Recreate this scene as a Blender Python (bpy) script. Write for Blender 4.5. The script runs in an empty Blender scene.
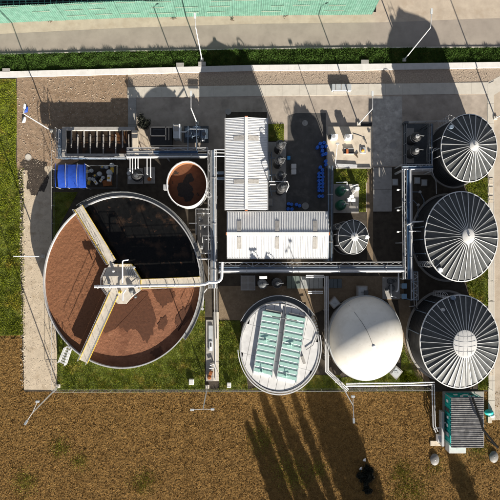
import bpy, math, random
import numpy as np
from mathutils import Vector
random.seed(7); rng = np.random.default_rng(7)
PI = math.pi
U = 0.14            # metres of ground per photograph pixel
H = 70.0            # flying height of the drone
NX, NY = 242.0, 251.0   # plumb point below the drone
SC = bpy.context.scene
COL = SC.collection

# ------------------------------------------------------------------ camera, sky, sun, exposure
cam_d = bpy.data.cameras.new('camera'); cam = bpy.data.objects.new('camera', cam_d); COL.objects.link(cam)
cam.location = ((NX-250)*U, -(NY-250)*U, H); cam.rotation_euler = (0, 0, 0)
cam_d.angle = 2*math.atan(0.5*500*U/H); cam_d.clip_start = 1; cam_d.clip_end = 3000
cam_d.shift_x = (250-NX)/500; cam_d.shift_y = -(250-NY)/500
SC.camera = cam
SUN_EL, SX, SY = math.radians(17.0), 0.347, -0.938
w = bpy.data.worlds.new('World'); SC.world = w; w.use_nodes = True
nt = w.node_tree; bgn = nt.nodes['Background']; sky = nt.nodes.new('ShaderNodeTexSky'); sky.sky_type = 'NISHITA'
sky.sun_disc = False; sky.sun_elevation = SUN_EL; sky.sun_rotation = math.atan2(SX, SY)
sky.altitude = 100; sky.air_density = 0.4; sky.dust_density = 0.2
hs = nt.nodes.new('ShaderNodeHueSaturation'); hs.inputs['Saturation'].default_value = 0.45
nt.links.new(sky.outputs[0], hs.inputs['Color']); nt.links.new(hs.outputs[0], bgn.inputs[0]); bgn.inputs[1].default_value = 0.068
sl = bpy.data.lights.new('sun', 'SUN'); so = bpy.data.objects.new('sun', sl); COL.objects.link(so)
sl.energy = 5.0; sl.angle = math.radians(0.5); sl.color = (1.0, 0.93, 0.82)
d = Vector((-SX, -SY, -math.tan(SUN_EL))); so.rotation_euler = d.to_track_quat('-Z', 'Y').to_euler(); so.location = (20, -60, 40)
SC.view_settings.view_transform = 'Standard'; SC.view_settings.look = 'None'; SC.view_settings.gamma = 1
SC.view_settings.exposure = 1.55

# ------------------------------------------------------------------ helpers
def P(px, py, h=0.0):
    s = (H-h)/H
    return Vector((((px-NX)*s+NX-250)*U, -((py-NY)*s+NY-250)*U, h))
def K(h): return (H-h)/H*U

MATS = {}
def mat(name, rgb, rough=0.7, metal=0.0, var=0.18, scale=2.0, bump=0.0, bscale=20.0, rgb2=None, m2=(0.5, 0.62), s2=0.6,
        rgb3=None, m3=(0.55, 0.65), s3=3.0, spec=0.4, coat=0.0):
    if name in MATS: return MATS[name]
    m = bpy.data.materials.new(name); m.use_nodes = True; n = m.node_tree.nodes; L = m.node_tree.links
    b = n['Principled BSDF']; b.inputs['Roughness'].default_value = rough; b.inputs['Metallic'].default_value = metal
    b.inputs['Specular IOR Level'].default_value = spec
    if coat: b.inputs['Coat Weight'].default_value = coat
    g = n.new('ShaderNodeNewGeometry')
    def noise(s, det=6.0, r=0.6):
        t = n.new('ShaderNodeTexNoise'); t.inputs['Scale'].default_value = s; t.inputs['Detail'].default_value = det
        t.inputs['Roughness'].default_value = r; L.new(g.outputs['Position'], t.inputs['Vector']); return t.outputs['Fac']
    def ramp(f, a, c):
        r = n.new('ShaderNodeMapRange'); r.inputs[1].default_value = a; r.inputs[2].default_value = c; r.clamp = True
        L.new(f, r.inputs[0]); return r.outputs[0]
    def mix(f, a, c):
        x = n.new('ShaderNodeMix'); x.data_type = 'RGBA'
        if hasattr(f, 'is_linked'): L.new(f, x.inputs[0])
        else: x.inputs[0].default_value = f
        for v, i in ((a, 6), (c, 7)):
            if isinstance(v, tuple): x.inputs[i].default_value = (*v, 1)
            else: L.new(v, x.inputs[i])
        return x.outputs[2]
    lo = tuple(c*(1-var) for c in rgb); hi = tuple(min(1, c*(1+var)) for c in rgb)
    c = mix(ramp(noise(scale), 0.3, 0.7), lo, hi)
    if rgb2: c = mix(ramp(noise(s2, 8, 0.65), *m2), c, rgb2)
    if rgb3: c = mix(ramp(noise(s3, 5, 0.6), *m3), c, rgb3)
    L.new(c, b.inputs['Base Color'])
    if bump:
        bp = n.new('ShaderNodeBump'); bp.inputs['Distance'].default_value = bump; bp.inputs['Strength'].default_value = 1.0
        L.new(noise(bscale, 4, 0.65), bp.inputs['Height']); L.new(bp.outputs[0], b.inputs['Normal'])
    MATS[name] = m; return m

class MB:
    """collects shapes in world metres, written out relative to the origin of the thing they belong to"""
    def __init__(s, o=None): s.v = []; s.f = []; s.o = Vector(o) if o is not None else None
    def add(s, vs, fs):
        k = len(s.v); s.v += [tuple(v) for v in vs]; s.f += [tuple(i+k for i in f) for f in fs]
    def box(s, a, c):
        x0, y0, z0 = a; x1, y1, z1 = c
        if x0 > x1: x0, x1 = x1, x0
        if y0 > y1: y0, y1 = y1, y0
        s.add([(x0,y0,z0),(x1,y0,z0),(x1,y1,z0),(x0,y1,z0),(x0,y0,z1),(x1,y0,z1),(x1,y1,z1),(x0,y1,z1)],
              [(0,3,2,1),(4,5,6,7),(0,1,5,4),(1,2,6,5),(2,3,7,6),(3,0,4,7)])
    def bevbox(s, a, c, b):
        x0, y0, z0 = a; x1, y1, z1 = c
        if x0 > x1: x0, x1 = x1, x0
        if y0 > y1: y0, y1 = y1, y0
        def ring(i, z): return [(x0+i,y0+b,z),(x0+b,y0+i,z),(x1-b,y0+i,z),(x1-i,y0+b,z),(x1-i,y1-b,z),(x1-b,y1-i,z),(x0+b,y1-i,z),(x0+i,y1-b,z)]
        v = ring(0, z0)+ring(0, z1-b)+ring(b*0.6, z1)
        f = [tuple(range(7,-1,-1)), tuple(range(16,24))]
        for k in (0, 8): f += [(k+i, k+(i+1)%8, k+8+(i+1)%8, k+8+i) for i in range(8)]
        s.add(v, f)
    def pbox(s, x0, y0, x1, y1, z0, z1, bev=0):
        a = P(x0, y0, z1); c = P(x1, y1, z1)
        if bev: s.bevbox((a.x, a.y, z0), (c.x, c.y, z1), bev)
        else: s.box((a.x, a.y, z0), (c.x, c.y, z1))
    def bar(s, p, q, wd, ht):
        p = Vector(p); q = Vector(q); t = (q-p).normalized(); u = Vector((0,0,1))
        if abs(t.z) > 0.95: u = Vector((0,1,0))
        sd = t.cross(u).normalized()*wd/2; up = sd.cross(t).normalized()*ht/2
        vs = [p-sd-up, p+sd-up, p+sd+up, p-sd+up, q-sd-up, q+sd-up, q+sd+up, q-sd+up]
        s.add(vs, [(0,1,2,3),(7,6,5,4),(0,4,5,1),(1,5,6,2),(2,6,7,3),(3,7,4,0)])
    def path(s, pts, r, n=8, cap=True, r1=None):
        pts = [Vector(p) for p in pts]; m = len(pts); k0 = len(s.v)
        ts = []
        for i in range(m):
            a = pts[max(i-1,0)]; c = pts[min(i+1,m-1)]; ts.append((c-a).normalized())
        u = Vector((0,0,1)) if abs(ts[0].z) < 0.9 else Vector((0,1,0))
        for i in range(m):
            t = ts[i]; sd = t.cross(u)
            if sd.length < 1e-4: sd = t.cross(Vector((1,0,0)))
            sd.normalize(); up = sd.cross(t).normalized(); u = up
            rr = r if r1 is None else r+(r1-r)*i/(m-1)
            for j in range(n):
                a = 2*PI*j/n; s.v.append(tuple(pts[i]+sd*(rr*math.cos(a))+up*(rr*math.sin(a))))
        for i in range(m-1):
            for j in range(n):
                s.f.append((k0+i*n+j, k0+i*n+(j+1)%n, k0+(i+1)*n+(j+1)%n, k0+(i+1)*n+j))
        if cap: s.f.append(tuple(k0+j for j in range(n-1,-1,-1))); s.f.append(tuple(k0+(m-1)*n+j for j in range(n)))
    def lathe(s, c, prof, n=24, rx=1.0, ry=1.0, cap0=True, cap1=True, a0=0.0, a1=2*PI):
        k0 = len(s.v); full = abs(a1-a0-2*PI) < 1e-6; m = n if full else n+1
        for (r, z) in prof:
            for j in range(m):
                a = a0+(a1-a0)*j/n; s.v.append((c[0]+r*rx*math.cos(a), c[1]+r*ry*math.sin(a), c[2]+z))
        for i in range(len(prof)-1):
            for j in range(n):
                j2 = (j+1) % m
                s.f.append((k0+i*m+j, k0+i*m+j2, k0+(i+1)*m+j2, k0+(i+1)*m+j))
        if full and cap0: s.f.append(tuple(k0+j for j in range(m-1,-1,-1)))
        if full and cap1: s.f.append(tuple(k0+(len(prof)-1)*m+j for j in range(m)))
    def prism(s, poly, z0, z1):
        n = len(poly); area = sum(poly[i][0]*poly[(i+1)%n][1]-poly[(i+1)%n][0]*poly[i][1] for i in range(n))
        if area < 0: poly = poly[::-1]
        s.add([(p[0],p[1],z0) for p in poly]+[(p[0],p[1],z1) for p in poly],
              [tuple(range(n-1,-1,-1)), tuple(range(n,2*n))]+[(i,(i+1)%n,n+(i+1)%n,n+i) for i in range(n)])
    def pprism(s, pp, z0, z1): s.prism([(P(x,y,z1).x, P(x,y,z1).y) for x, y in pp], z0, z1)
    def build(s, name, m, parent=None, smooth=False, kind=None):
        off = s.o if s.o is not None else (Vector(parent.get('org', (0,0,0))) if parent else Vector((0,0,0)))
        me = bpy.data.meshes.new(name)
        me.from_pydata([(v[0]-off[0], v[1]-off[1], v[2]-off[2]) for v in s.v], [], s.f); me.update()
        me.materials.append(m)
        if smooth: me.shade_smooth(); me.set_sharp_from_angle(angle=math.radians(38))
        o = bpy.data.objects.new(name, me); COL.objects.link(o)
        if parent:
            o.parent = parent; o['org'] = tuple(off)
        else: o.location = off; o['org'] = tuple(off)
        if kind: o['kind'] = kind
        return o

def np_mesh(name, v, f, m, parent=None, kind=None, smooth=False):
    """v: (n,3), f: (k,3|4)"""
    me = bpy.data.meshes.new(name); v = np.asarray(v, np.float32); f = np.asarray(f, np.int32); k, c = f.shape
    if parent is not None: v = v-np.array(parent['org'], np.float32)
    me.vertices.add(len(v)); me.vertices.foreach_set('co', v.ravel())
    me.loops.add(k*c); me.loops.foreach_set('vertex_index', f.ravel())
    me.polygons.add(k); me.polygons.foreach_set('loop_start', np.arange(0, k*c, c, dtype=np.int32))
    me.update(calc_edges=True); me.validate()
    me.materials.append(m)
    if smooth: me.shade_smooth()
    o = bpy.data.objects.new(name, me); COL.objects.link(o)
    if parent is not None: o.parent = parent; o['org'] = tuple(parent['org'])
    if kind: o['kind'] = kind
    return o

def thing(name, label, cat, loc, group=None):
    o = bpy.data.objects.new(name, None); COL.objects.link(o); o.empty_display_size = 0.3
    o.location = loc; o['org'] = tuple(loc); o['label'] = label; o['category'] = cat
    if group: o['group'] = group
    return o
def tag(o, label, cat, group=None):
    o['label'] = label; o['category'] = cat
    if group: o['group'] = group
    return o
KIDS = {}
def dup(root, loc, label, group=None, rz=0.0):
    r = root.copy(); COL.objects.link(r); r.location = loc; r['org'] = tuple(loc); r.rotation_euler = (0,0,rz); r['label'] = label
    if group: r['group'] = group
    def rec(a, c):
        for ch in a.children:
            k = ch.copy(); COL.objects.link(k); k.parent = c; rec(ch, k)
    rec(root, r); return r
def sheet(name, poly, z, m, kind='structure', parent=None):
    b = MB(); n = len(poly); pts = [P(x, y, 0) for x, y in poly]
    area = sum(pts[i].x*pts[(i+1)%n].y-pts[(i+1)%n].x*pts[i].y for i in range(n))
    if area < 0: pts = pts[::-1]
    b.add([(p.x, p.y, z) for p in pts], [tuple(range(n))]); o = b.build(name, m, parent)
    if kind: o['kind'] = kind
    return o
def vnoise(x, y, seed=0):
    r = np.random.default_rng(seed); T = r.random((256,256)).astype(np.float32)
    xi = np.floor(x).astype(int); yi = np.floor(y).astype(int); fx = x-xi; fy = y-yi
    fx = fx*fx*(3-2*fx); fy = fy*fy*(3-2*fy); a = lambda i, j: T[(xi+i) % 256, (yi+j) % 256]
    return (a(0,0)*(1-fx)+a(1,0)*fx)*(1-fy)+(a(0,1)*(1-fx)+a(1,1)*fx)*fy
def inpoly(x, y, poly):
    r = np.zeros(x.shape, bool); n = len(poly)
    for i in range(n):
        x0, y0 = poly[i]; x1, y1 = poly[(i+1) % n]
        if y0 == y1: continue
        c = ((y0 > y) != (y1 > y)) & (x < (x1-x0)*(y-y0)/(y1-y0)+x0); r ^= c
    return r
def scatter(poly, dens):
    xs = [p[0] for p in poly]; ys = [p[1] for p in poly]
    n = int((max(xs)-min(xs))*(max(ys)-min(ys))*U*U*dens)
    x = rng.uniform(min(xs), max(xs), n); y = rng.uniform(min(ys), max(ys), n); k = inpoly(x, y, poly)
    return x[k], y[k]
def blades(name, polys, dens, ht, wd, m, lean=0.6, z0=0.0, thin=None):
    V = []
    for poly in polys:
        x, y = scatter(poly, dens)
        if thin is not None:
            k = thin(x, y); x, y = x[k], y[k]
        V.append((x, y))
    x = np.concatenate([a for a, _ in V]); y = np.concatenate([c for _, c in V]); n = len(x)
    X = (x-250)*U; Y = -(y-250)*U
    a = rng.uniform(0, 2*PI, n); ln = rng.uniform(0, lean, n)*ht; al = rng.uniform(0, 2*PI, n)
    cl = 0.5+vnoise(X*1.6+50, Y*1.6+50, 3); h = ht*rng.uniform(0.5, 1.3, n)*cl; ww = wd*rng.uniform(0.6, 1.4, n)
    v = np.empty((n,3,3), np.float32)
    v[:,0] = np.stack([X-np.cos(a)*ww, Y-np.sin(a)*ww, np.full(n, z0)], 1)
    v[:,1] = np.stack([X+np.cos(a)*ww, Y+np.sin(a)*ww, np.full(n, z0)], 1)
    v[:,2] = np.stack([X+np.cos(al)*ln, Y+np.sin(al)*ln, z0+h], 1)
    return np_mesh(name, v.reshape(-1,3), np.arange(3*n).reshape(n,3), m, kind='stuff')
ICO_V = None
def stones(name, poly, dens, smin, smax, m, z=0.02, power=2.5):
    b = MB(); t = (1+5**.5)/2
    iv = np.array([(-1,t,0),(1,t,0),(-1,-t,0),(1,-t,0),(0,-1,t),(0,1,t),(0,-1,-t),(0,1,-t),(t,0,-1),(t,0,1),(-t,0,-1),(-t,0,1)], np.float32)/1.9
    fi = np.array([(0,11,5),(0,5,1),(0,1,7),(0,7,10),(0,10,11),(1,5,9),(5,11,4),(11,10,2),(10,7,6),(7,1,8),(3,9,4),(3,4,2),(3,2,6),(3,6,8),(3,8,9),(4,9,5),(2,4,11),(6,2,10),(8,6,7),(9,8,1)])
    x, y = scatter(poly, dens); n = len(x); X = (x-250)*U; Y = -(y-250)*U
    s = smin+(smax-smin)*rng.random(n)**power
    a = rng.uniform(0, 2*PI, n); sc = np.stack([s*rng.uniform(.7,1.3,n), s*rng.uniform(.5,1,n), s*rng.uniform(.35,.7,n)], 1)
    v = iv[None]*sc[:,None,:]*rng.uniform(.8,1.2,(n,12,1))
    ca, sa = np.cos(a)[:,None], np.sin(a)[:,None]
    vx = v[:,:,0]*ca-v[:,:,1]*sa+X[:,None]; vy = v[:,:,0]*sa+v[:,:,1]*ca+Y[:,None]; vz = v[:,:,2]+z+s[:,None]*.2
    f = fi[None]+(np.arange(n)*12)[:,None,None]
    return np_mesh(name, np.stack([vx,vy,vz],2).reshape(-1,3), f.reshape(-1,3), m, kind='stuff')
def leafcloud(c, rad, n, size, fn=None):
    """n leaf triangles through an ellipsoid volume with clumps"""
    cl = rng.normal(size=(max(6,n//120),3)); cl /= np.linalg.norm(cl,axis=1)[:,None]; cl *= (rng.random((len(cl),1))**.4)
    k = rng.integers(0, len(cl), n); p = cl[k]*.85+rng.normal(size=(n,3))*.16
    p = p*np.array(rad)+np.array(c); q = rng.normal(size=(n,3,3))*size*.7+p[:,None,:]
    return q.reshape(-1,3), np.arange(3*n).reshape(n,3)
def rails(b, pts, ht=1.0, sp=1.5, r=0.03, levels=(1.0, 0.5), n=5):
    for i in range(len(pts)-1):
        p = Vector(pts[i]); q = Vector(pts[i+1]); L = (q-p).length; k = max(1, round(L/sp))
        for l in levels: b.path([p+Vector((0,0,ht*l)), q+Vector((0,0,ht*l))], r, n, cap=False)
        for j in range(k+(i == len(pts)-2)):
            t = p.lerp(q, j/k); b.path([t, t+Vector((0,0,ht))], r, n, cap=False)

# ------------------------------------------------------------------ materials
M_soil = mat('stubble_soil', (.192,.110,.034), .95, var=.4, scale=1.5, bump=.05, bscale=12, rgb2=(.085,.045,.016), m2=(.47,.66), s2=7, rgb3=(.29,.185,.07), m3=(.60,.70), s3=9, spec=.1)
M_straw = mat('straw', (.29,.195,.08), .9, var=.35, scale=3, spec=.1)
M_grass = mat('grass_blade', (.20,.235,.018), .8, var=.4, scale=.8, rgb2=(.37,.31,.04), m2=(.53,.72), s2=.35, spec=.15)
M_lush = mat('lush_grass_blade', (.06,.115,.02), .8, var=.4, scale=1.1, spec=.15)
M_turf = mat('turf_soil', (.11,.13,.03), .95, var=.4, scale=1.3, bump=.03, bscale=14, rgb2=(.26,.2,.06), m2=(.52,.7), s2=.7, spec=.1)
M_weed = mat('weed_leaf', (.30,.33,.05), .8, var=.4, scale=2, spec=.15)
M_sand = mat('pale_sand', (.415,.35,.275), .95, var=.12, scale=.8, bump=.02, bscale=16, rgb2=(.35,.285,.215), m2=(.5,.7), s2=.5, spec=.1)
M_road = mat('worn_asphalt', (.27,.235,.198), .9, var=.1, scale=.7, bump=.008, bscale=60, rgb2=(.315,.275,.23), m2=(.45,.65), s2=.3, spec=.15)
M_yard = mat('yard_concrete', (.34,.29,.24), .9, var=.16, scale=.9, bump=.006, bscale=50, rgb2=(.24,.205,.17), m2=(.48,.66), s2=.4, rgb3=(.20,.17,.145), m3=(.66,.74), s3=1.6, spec=.15)
M_tarmac = mat('stained_tarmac', (.36,.335,.30), .9, var=.25, scale=1.4, bump=.01, bscale=40, rgb2=(.52,.485,.435), m2=(.52,.66), s2=.9, spec=.15)
M_slab = mat('cast_concrete', (.30,.285,.265), .85, var=.1, scale=1.5, bump=.006, bscale=40, rgb2=(.23,.22,.2), m2=(.52,.7), s2=1.4, spec=.2)
M_kerb = mat('pale_concrete', (.475,.44,.38), .85, var=.08, scale=1.2, bump=.006, bscale=40, rgb2=(.40,.36,.30), m2=(.55,.75), s2=1.0, spec=.2)
M_pad = mat('buff_concrete', (.50,.435,.345), .85, var=.1, scale=1, bump=.006, bscale=40, rgb2=(.38,.32,.25), m2=(.52,.7), s2=1.1, spec=.2)
M_gravel = mat('pea_gravel', (.33,.265,.205), .95, var=.25, scale=5, bump=.05, bscale=16, rgb3=(.2,.15,.11), m3=(.55,.66), s3=7, spec=.1)
M_rubble = mat('rubble_soil', (.26,.185,.125), .95, var=.3, scale=2.2, bump=.06, bscale=12, rgb2=(.20,.135,.085), m2=(.5,.68), s2=.8, spec=.1)
M_track = mat('limestone_track', (.45,.375,.28), .95, var=.14, scale=1.2, bump=.035, bscale=14, rgb2=(.33,.26,.18), m2=(.52,.7), s2=.7, spec=.1)
M_wet = mat('damp_dark_earth', (.045,.034,.025), .7, var=.4, scale=2, bump=.05, bscale=10, spec=.3)
M_brown = mat('brown_gravel', (.20,.15,.10), .95, var=.2, scale=4, bump=.04, bscale=18, rgb2=(.15,.11,.07), m2=(.5,.7), s2=1.0, spec=.1)
M_dark_ground = mat('dark_compacted_ground', (.06,.05,.039), .95, var=.3, scale=1.2, bump=.03, bscale=14, spec=.1)
M_stone = mat('limestone_stone', (.40,.34,.27), .9, var=.6, scale=4, spec=.1)
M_white = mat('white_wall_paint', (.72,.71,.69), .8, var=.05, scale=1.5, bump=.004, bscale=20, rgb2=(.62,.60,.57), m2=(.55,.75), s2=.7, spec=.2)
M_roofw = mat('white_roof_sheet', (.66,.66,.65), .5, var=.06, scale=1.4, rgb2=(.57,.56,.54), m2=(.58,.75), s2=.8, spec=.3)
M_sky = mat('skylight_plastic', (.42,.40,.37), .35, var=.15, scale=3, rgb2=(.30,.28,.25), m2=(.5,.7), s2=2, spec=.4)
M_galv = mat('galvanised_steel', (.40,.40,.40), .5, .3, var=.14, scale=3, spec=.5)
M_steel = mat('stainless_pipe', (.60,.60,.60), .4, .3, var=.08, scale=2, spec=.5)
M_bluegal = mat('blue_grey_steel', (.13,.17,.22), .5, .2, var=.2, scale=2, spec=.5)
M_bluetray = mat('blue_cable_tray', (.03,.075,.15), .5, .1, var=.25, scale=2, spec=.5)
M_blk = mat('black_cladding', (.022,.022,.023), .55, .2, var=.3, scale=2, spec=.4)
M_blk2 = mat('black_rubber', (.014,.014,.015), .6, var=.3, scale=2, spec=.4)
M_panel = mat('grey_roof_membrane', (.045,.048,.048), .5, .1, var=.25, scale=1.2, bump=.004, bscale=6, rgb2=(.07,.073,.073), m2=(.5,.7), s2=1.3, spec=.4)
M_rib = mat('aluminium_rib', (.62,.62,.61), .4, .1, var=.04, scale=2, spec=.5)
M_hub = mat('white_hub_sheet', (.50,.495,.48), .6, .0, var=.1, scale=2, rgb2=(.40,.39,.37), m2=(.55,.7), s2=2, spec=.4)
M_dome = mat('cream_dome_membrane', (.60,.575,.52), .5, var=.05, scale=.6, rgb2=(.53,.50,.44), m2=(.5,.75), s2=.8, rgb3=(.55,.52,.46), m3=(.58,.7), s3=3, spec=.25)
M_conc = mat('tank_concrete', (.46,.45,.43), .8, var=.12, scale=1.0, bump=.005, bscale=30, rgb2=(.36,.35,.33), m2=(.5,.7), s2=.8, spec=.2)
M_roofslab = mat('roof_concrete', (.54,.535,.525), .8, var=.12, scale=.8, bump=.005, bscale=30, rgb2=(.44,.43,.42), m2=(.5,.72), s2=.7, rgb3=(.5,.42,.32), m3=(.68,.74), s3=.9, spec=.2)
M_teal = mat('teal_grp_cover', (.34,.54,.475), .5, var=.1, scale=1.5, rgb2=(.43,.60,.54), m2=(.55,.72), s2=1.5, spec=.4)
M_paint = mat('white_paint', (.80,.80,.79), .5, var=.05, scale=2, spec=.4)
M_yel = mat('yellow_kick_plate', (.62,.42,.05), .5, var=.15, scale=3, spec=.4)
M_deck = mat('deck_concrete', (.46,.42,.36), .85, var=.12, scale=2, bump=.005, bscale=30, rgb2=(.34,.31,.27), m2=(.54,.7), s2=2.2, spec=.2)
M_foam = mat('sludge_foam', (.19,.085,.043), .9, var=.3, scale=4, bump=.05, bscale=11, rgb3=(.15,.062,.03), m3=(.55,.68), s3=4, spec=.15)
M_foam2 = mat('wet_sludge_foam', (.20,.088,.048), .85, var=.25, scale=4, bump=.04, bscale=11, rgb2=(.15,.062,.033), m2=(.50,.60), s2=.5, rgb3=(.27,.14,.085), m3=(.62,.75), s3=.6, spec=.2)
M_scum = mat('dark_liquor', (.006,.006,.006), .12, var=.3, scale=2, rgb2=(.034,.021,.014), m2=(.54,.68), s2=.6, rgb3=(.06,.032,.02), m3=(.62,.72), s3=1.4, spec=.2)
M_scum2 = mat('brown_liquor', (.125,.052,.026), .6, var=.2, scale=2, bump=.02, bscale=9, rgb2=(.028,.022,.019), m2=(.585,.60), s2=.35, spec=.2)
M_blue = mat('blue_tarpaulin', (.010,.05,.31), .5, var=.18, scale=2, bump=.02, bscale=3, spec=.5)
M_drum = mat('blue_drum_plastic', (.025,.13,.62), .4, var=.12, scale=3, spec=.5)
M_lid = mat('drum_lid_blue', (.05,.25,.8), .4, var=.12, scale=3, spec=.5)
M_mach = mat('machine_yellow', (.55,.36,.05), .5, var=.2, scale=4, spec=.4)
M_grey = mat('grey_enamel', (.36,.38,.39), .5, var=.12, scale=2, spec=.4)
M_dgrey = mat('dark_grey_steel', (.075,.08,.085), .55, .2, var=.2, scale=3, spec=.4)
M_rust = mat('rusty_sheet', (.25,.09,.03), .8, var=.3, scale=3, spec=.2)
M_green = mat('green_gel_coat', (.012,.10,.055), .35, var=.15, scale=3, spec=.5)
M_tealp = mat('teal_container_paint', (.01,.34,.31), .5, var=.15, scale=2, rgb2=(.02,.42,.38), m2=(.5,.7), s2=2.5, spec=.4)
M_croof = mat('weathered_roof_sheet', (.17,.165,.16), .6, .1, var=.45, scale=1.5, rgb2=(.33,.32,.31), m2=(.5,.7), s2=1.2, spec=.4)
M_net = mat('green_fence_sheet', (.070,.148,.113), .8, var=.22, scale=1.6, bump=.02, bscale=14, rgb2=(.105,.185,.15), m2=(.5,.7), s2=1.4, spec=.2)
M_netd = mat('dark_green_net', (.2,.55,.42), .9, var=.2, scale=2, spec=.1)
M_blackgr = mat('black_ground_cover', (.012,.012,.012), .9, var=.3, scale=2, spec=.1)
M_oak = mat('wood_and_bark', (.10,.075,.05), .9, var=.3, scale=3, spec=.1)
M_leaf = mat('tree_leaf', (.05,.08,.018), .7, var=.4, scale=1.5, spec=.2)
M_dleaf = mat('dark_bush_leaf', (.010,.012,.008), .7, var=.4, scale=2, spec=.2)
M_trim = mat('rust_orange_trim', (.45,.14,.05), .6, var=.2, scale=3, spec=.3)
M_glass = mat('window_glass', (.03,.04,.045), .08, var=.1, scale=2, spec=.6)
M_orange = mat('amber_plastic', (.8,.38,.04), .4, var=.1, scale=3, spec=.4)
M_mesh = mat('pale_gauze_lid', (.17,.165,.155), .6, var=.08, scale=5, spec=.3)

# ------------------------------------------------------------------ ground and paving
BIG = 400
b = MB(); b.add([(-BIG,-BIG,-.12),(BIG,-BIG,-.12),(BIG,BIG,-.12),(-BIG,BIG,-.12)], [(0,1,2,3)]); b.build('ground', M_soil)['kind'] = 'structure'
SITE = [(16,60),(560,60),(560,391),(18,391)]
b = MB(); b.pprism([(-60,60),(560,60),(560,391.5),(24,391.5),(22,335),(-60,335)], -.3, 0); b.build('site_ground', M_dark_ground)['kind'] = 'structure'
b = MB(); b.pprism([(-120,-260),(620,-260),(620,60),(-120,60)], -.3, 0); b.build('upper_ground', M_sand)['kind'] = 'structure'
# ploughed stubble field: really uneven ground
xs = np.arange(-30, 535, .46); ys = np.arange(334, 530, .46)
GX, GY = np.meshgrid(xs, ys); WX = (GX-250)*U; WY = -(GY-250)*U
A = vnoise(WX*6.2+40, WY*6.2+40, 1)*.5+vnoise(WX*10.3+9, WY*10.3+9, 2)*.38+vnoise(WX*.7+9, WY*.7+9, 4)*.25+np.abs(vnoise((WX*.8+WY*.45)*6.5+80, (WY*.8-WX*.45)*2.0+80, 5)-.5)*.5
jit = rng.normal(size=A.shape)*.012
Z = (A-.6)*.085+jit-.05
keep = (GY > 391.0+.8*np.sin(GX*.5)) | ((GX < 23.0+1.5*np.sin(GY*.35)) & (GY > 336+3*np.sin(GX*.6)))
nr, nc = A.shape; idx = np.arange(nr*nc).reshape(nr, nc)
q = np.stack([idx[1:,:-1], idx[1:,1:], idx[:-1,1:], idx[:-1,:-1]], -1)[(keep[1:,:-1] & keep[1:,1:] & keep[:-1,1:] & keep[:-1,:-1])]
np_mesh('stubble_field', np.stack([WX,WY,Z],-1).reshape(-1,3), q.reshape(-1,4), M_soil, kind='structure')

sheet('road', [(-40,36),(0,34),(125,28),(250,24),(380,22.5),(475,19),(540,17),(540,48),(250,49.5),(125,51),(0,54.5),(-40,56)], .004, M_road)
sheet('verge_soil', [(-40,55),(0,54),(125,51),(250,49),(375,47.5),(540,47),(540,64),(250,67),(125,71),(-40,76)], .006, M_turf)
b = MB()
for i in range(31):
    x0 = -40+i*18.8; f = lambda x: np.interp(x, [-40,0,125,250,375,540], [55.2,54.0,50.9,48.8,47.3,46.8])
    b = MB(); b.pprism([(x0,f(x0)-.5),(x0+18.5,f(x0+18.5)-.5),(x0+18.5,f(x0+18.5)+.6),(x0,f(x0)+.6)], 0, .1)
    if i == 0: kerb = b.build('road_kerb', M_kerb); kerb['kind'] = 'structure'
    else: b.build('kerb_stone', M_kerb, kerb)
sheet('gravel_strip', [(127,72),(250,69),(500,66),(540,65),(540,87),(127,88)], .008, M_gravel)
sheet('rubble_lot', [(17,78),(128,74),(128,136),(60,170),(17,170)], .010, M_rubble)
sheet('track', [(22,168),(24,200),(22,240),(23,300),(24,389.5),(57,390),(57,340),(52,300),(52,166)], .014, M_track)
th = np.linspace(0, 2*PI, 61)[:-1]
for (cx, cy, rx, ry, sd) in ((37,178,10.5,17,1), (33,165,13,6,2)):
    rr = 1+.12*np.sin(th*3+sd)+.07*np.sin(th*7+sd*2)+rng.normal(size=len(th))*.06
    sheet('damp_patch', [(cx+rx*r*math.cos(t), cy+ry*r*math.sin(t)) for r, t in zip(rr, th)], .016+.002*sd, M_wet)
sheet('yard', [(128,87),(490,87),(490,175),(436,175),(402,175),(402,167),(373,167),(373,212),(333,212),(333,168),(326,168),(326,212),(285,212),(285,150),(267,122),(267,112),(226,112),(226,150),(128,150)], .012, M_yard)
sheet('stained_yard_patch', [(372.5,96.5),(402,96.5),(402,166),(372.5,166)], .016, M_tarmac)
sheet('shade_toned_yard', [(287.5,116),(296,113),(325.8,113),(325.8,211.5),(286.2,211.5),(286.2,142),(287.5,142)], .016, mat('shade_toned_tarmac', (.085,.08,.074), .9, var=.2, scale=1.0, bump=.008, bscale=45, rgb2=(.13,.12,.11), m2=(.52,.7), s2=.7, spec=.15))  # tarmac round the drums, its shade painted in as a darker base colour
# pale concrete slabs of the drain strip
st = None
for i in range(21):
    x0 = 127.5+i*17.2; x1 = min(x0+17.12, 489)
    b = MB(); y0 = np.interp([x0,x1], [128,250,375,490], [87.3,85.3,83.8,82.2]); y1 = np.interp([x0,x1], [128,250,375,490], [97.6,96.2,94.9,93.8])
    b.pprism([(x0,y0[0]),(x1,y0[1]),(x1,y1[1]),(x0,y1[0])], -.05, .05+.006*random.random())
    if st is None: st = b.build('concrete_strip', M_kerb); st['kind'] = 'structure'
    else: b.build('slab', M_kerb, st)
for i in range(3):
    b = MB(); b.pbox(128, 98+i*13.2, 136.3, 111+i*13.2, -.05, .045); b.build('slab', M_slab, st)
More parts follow.
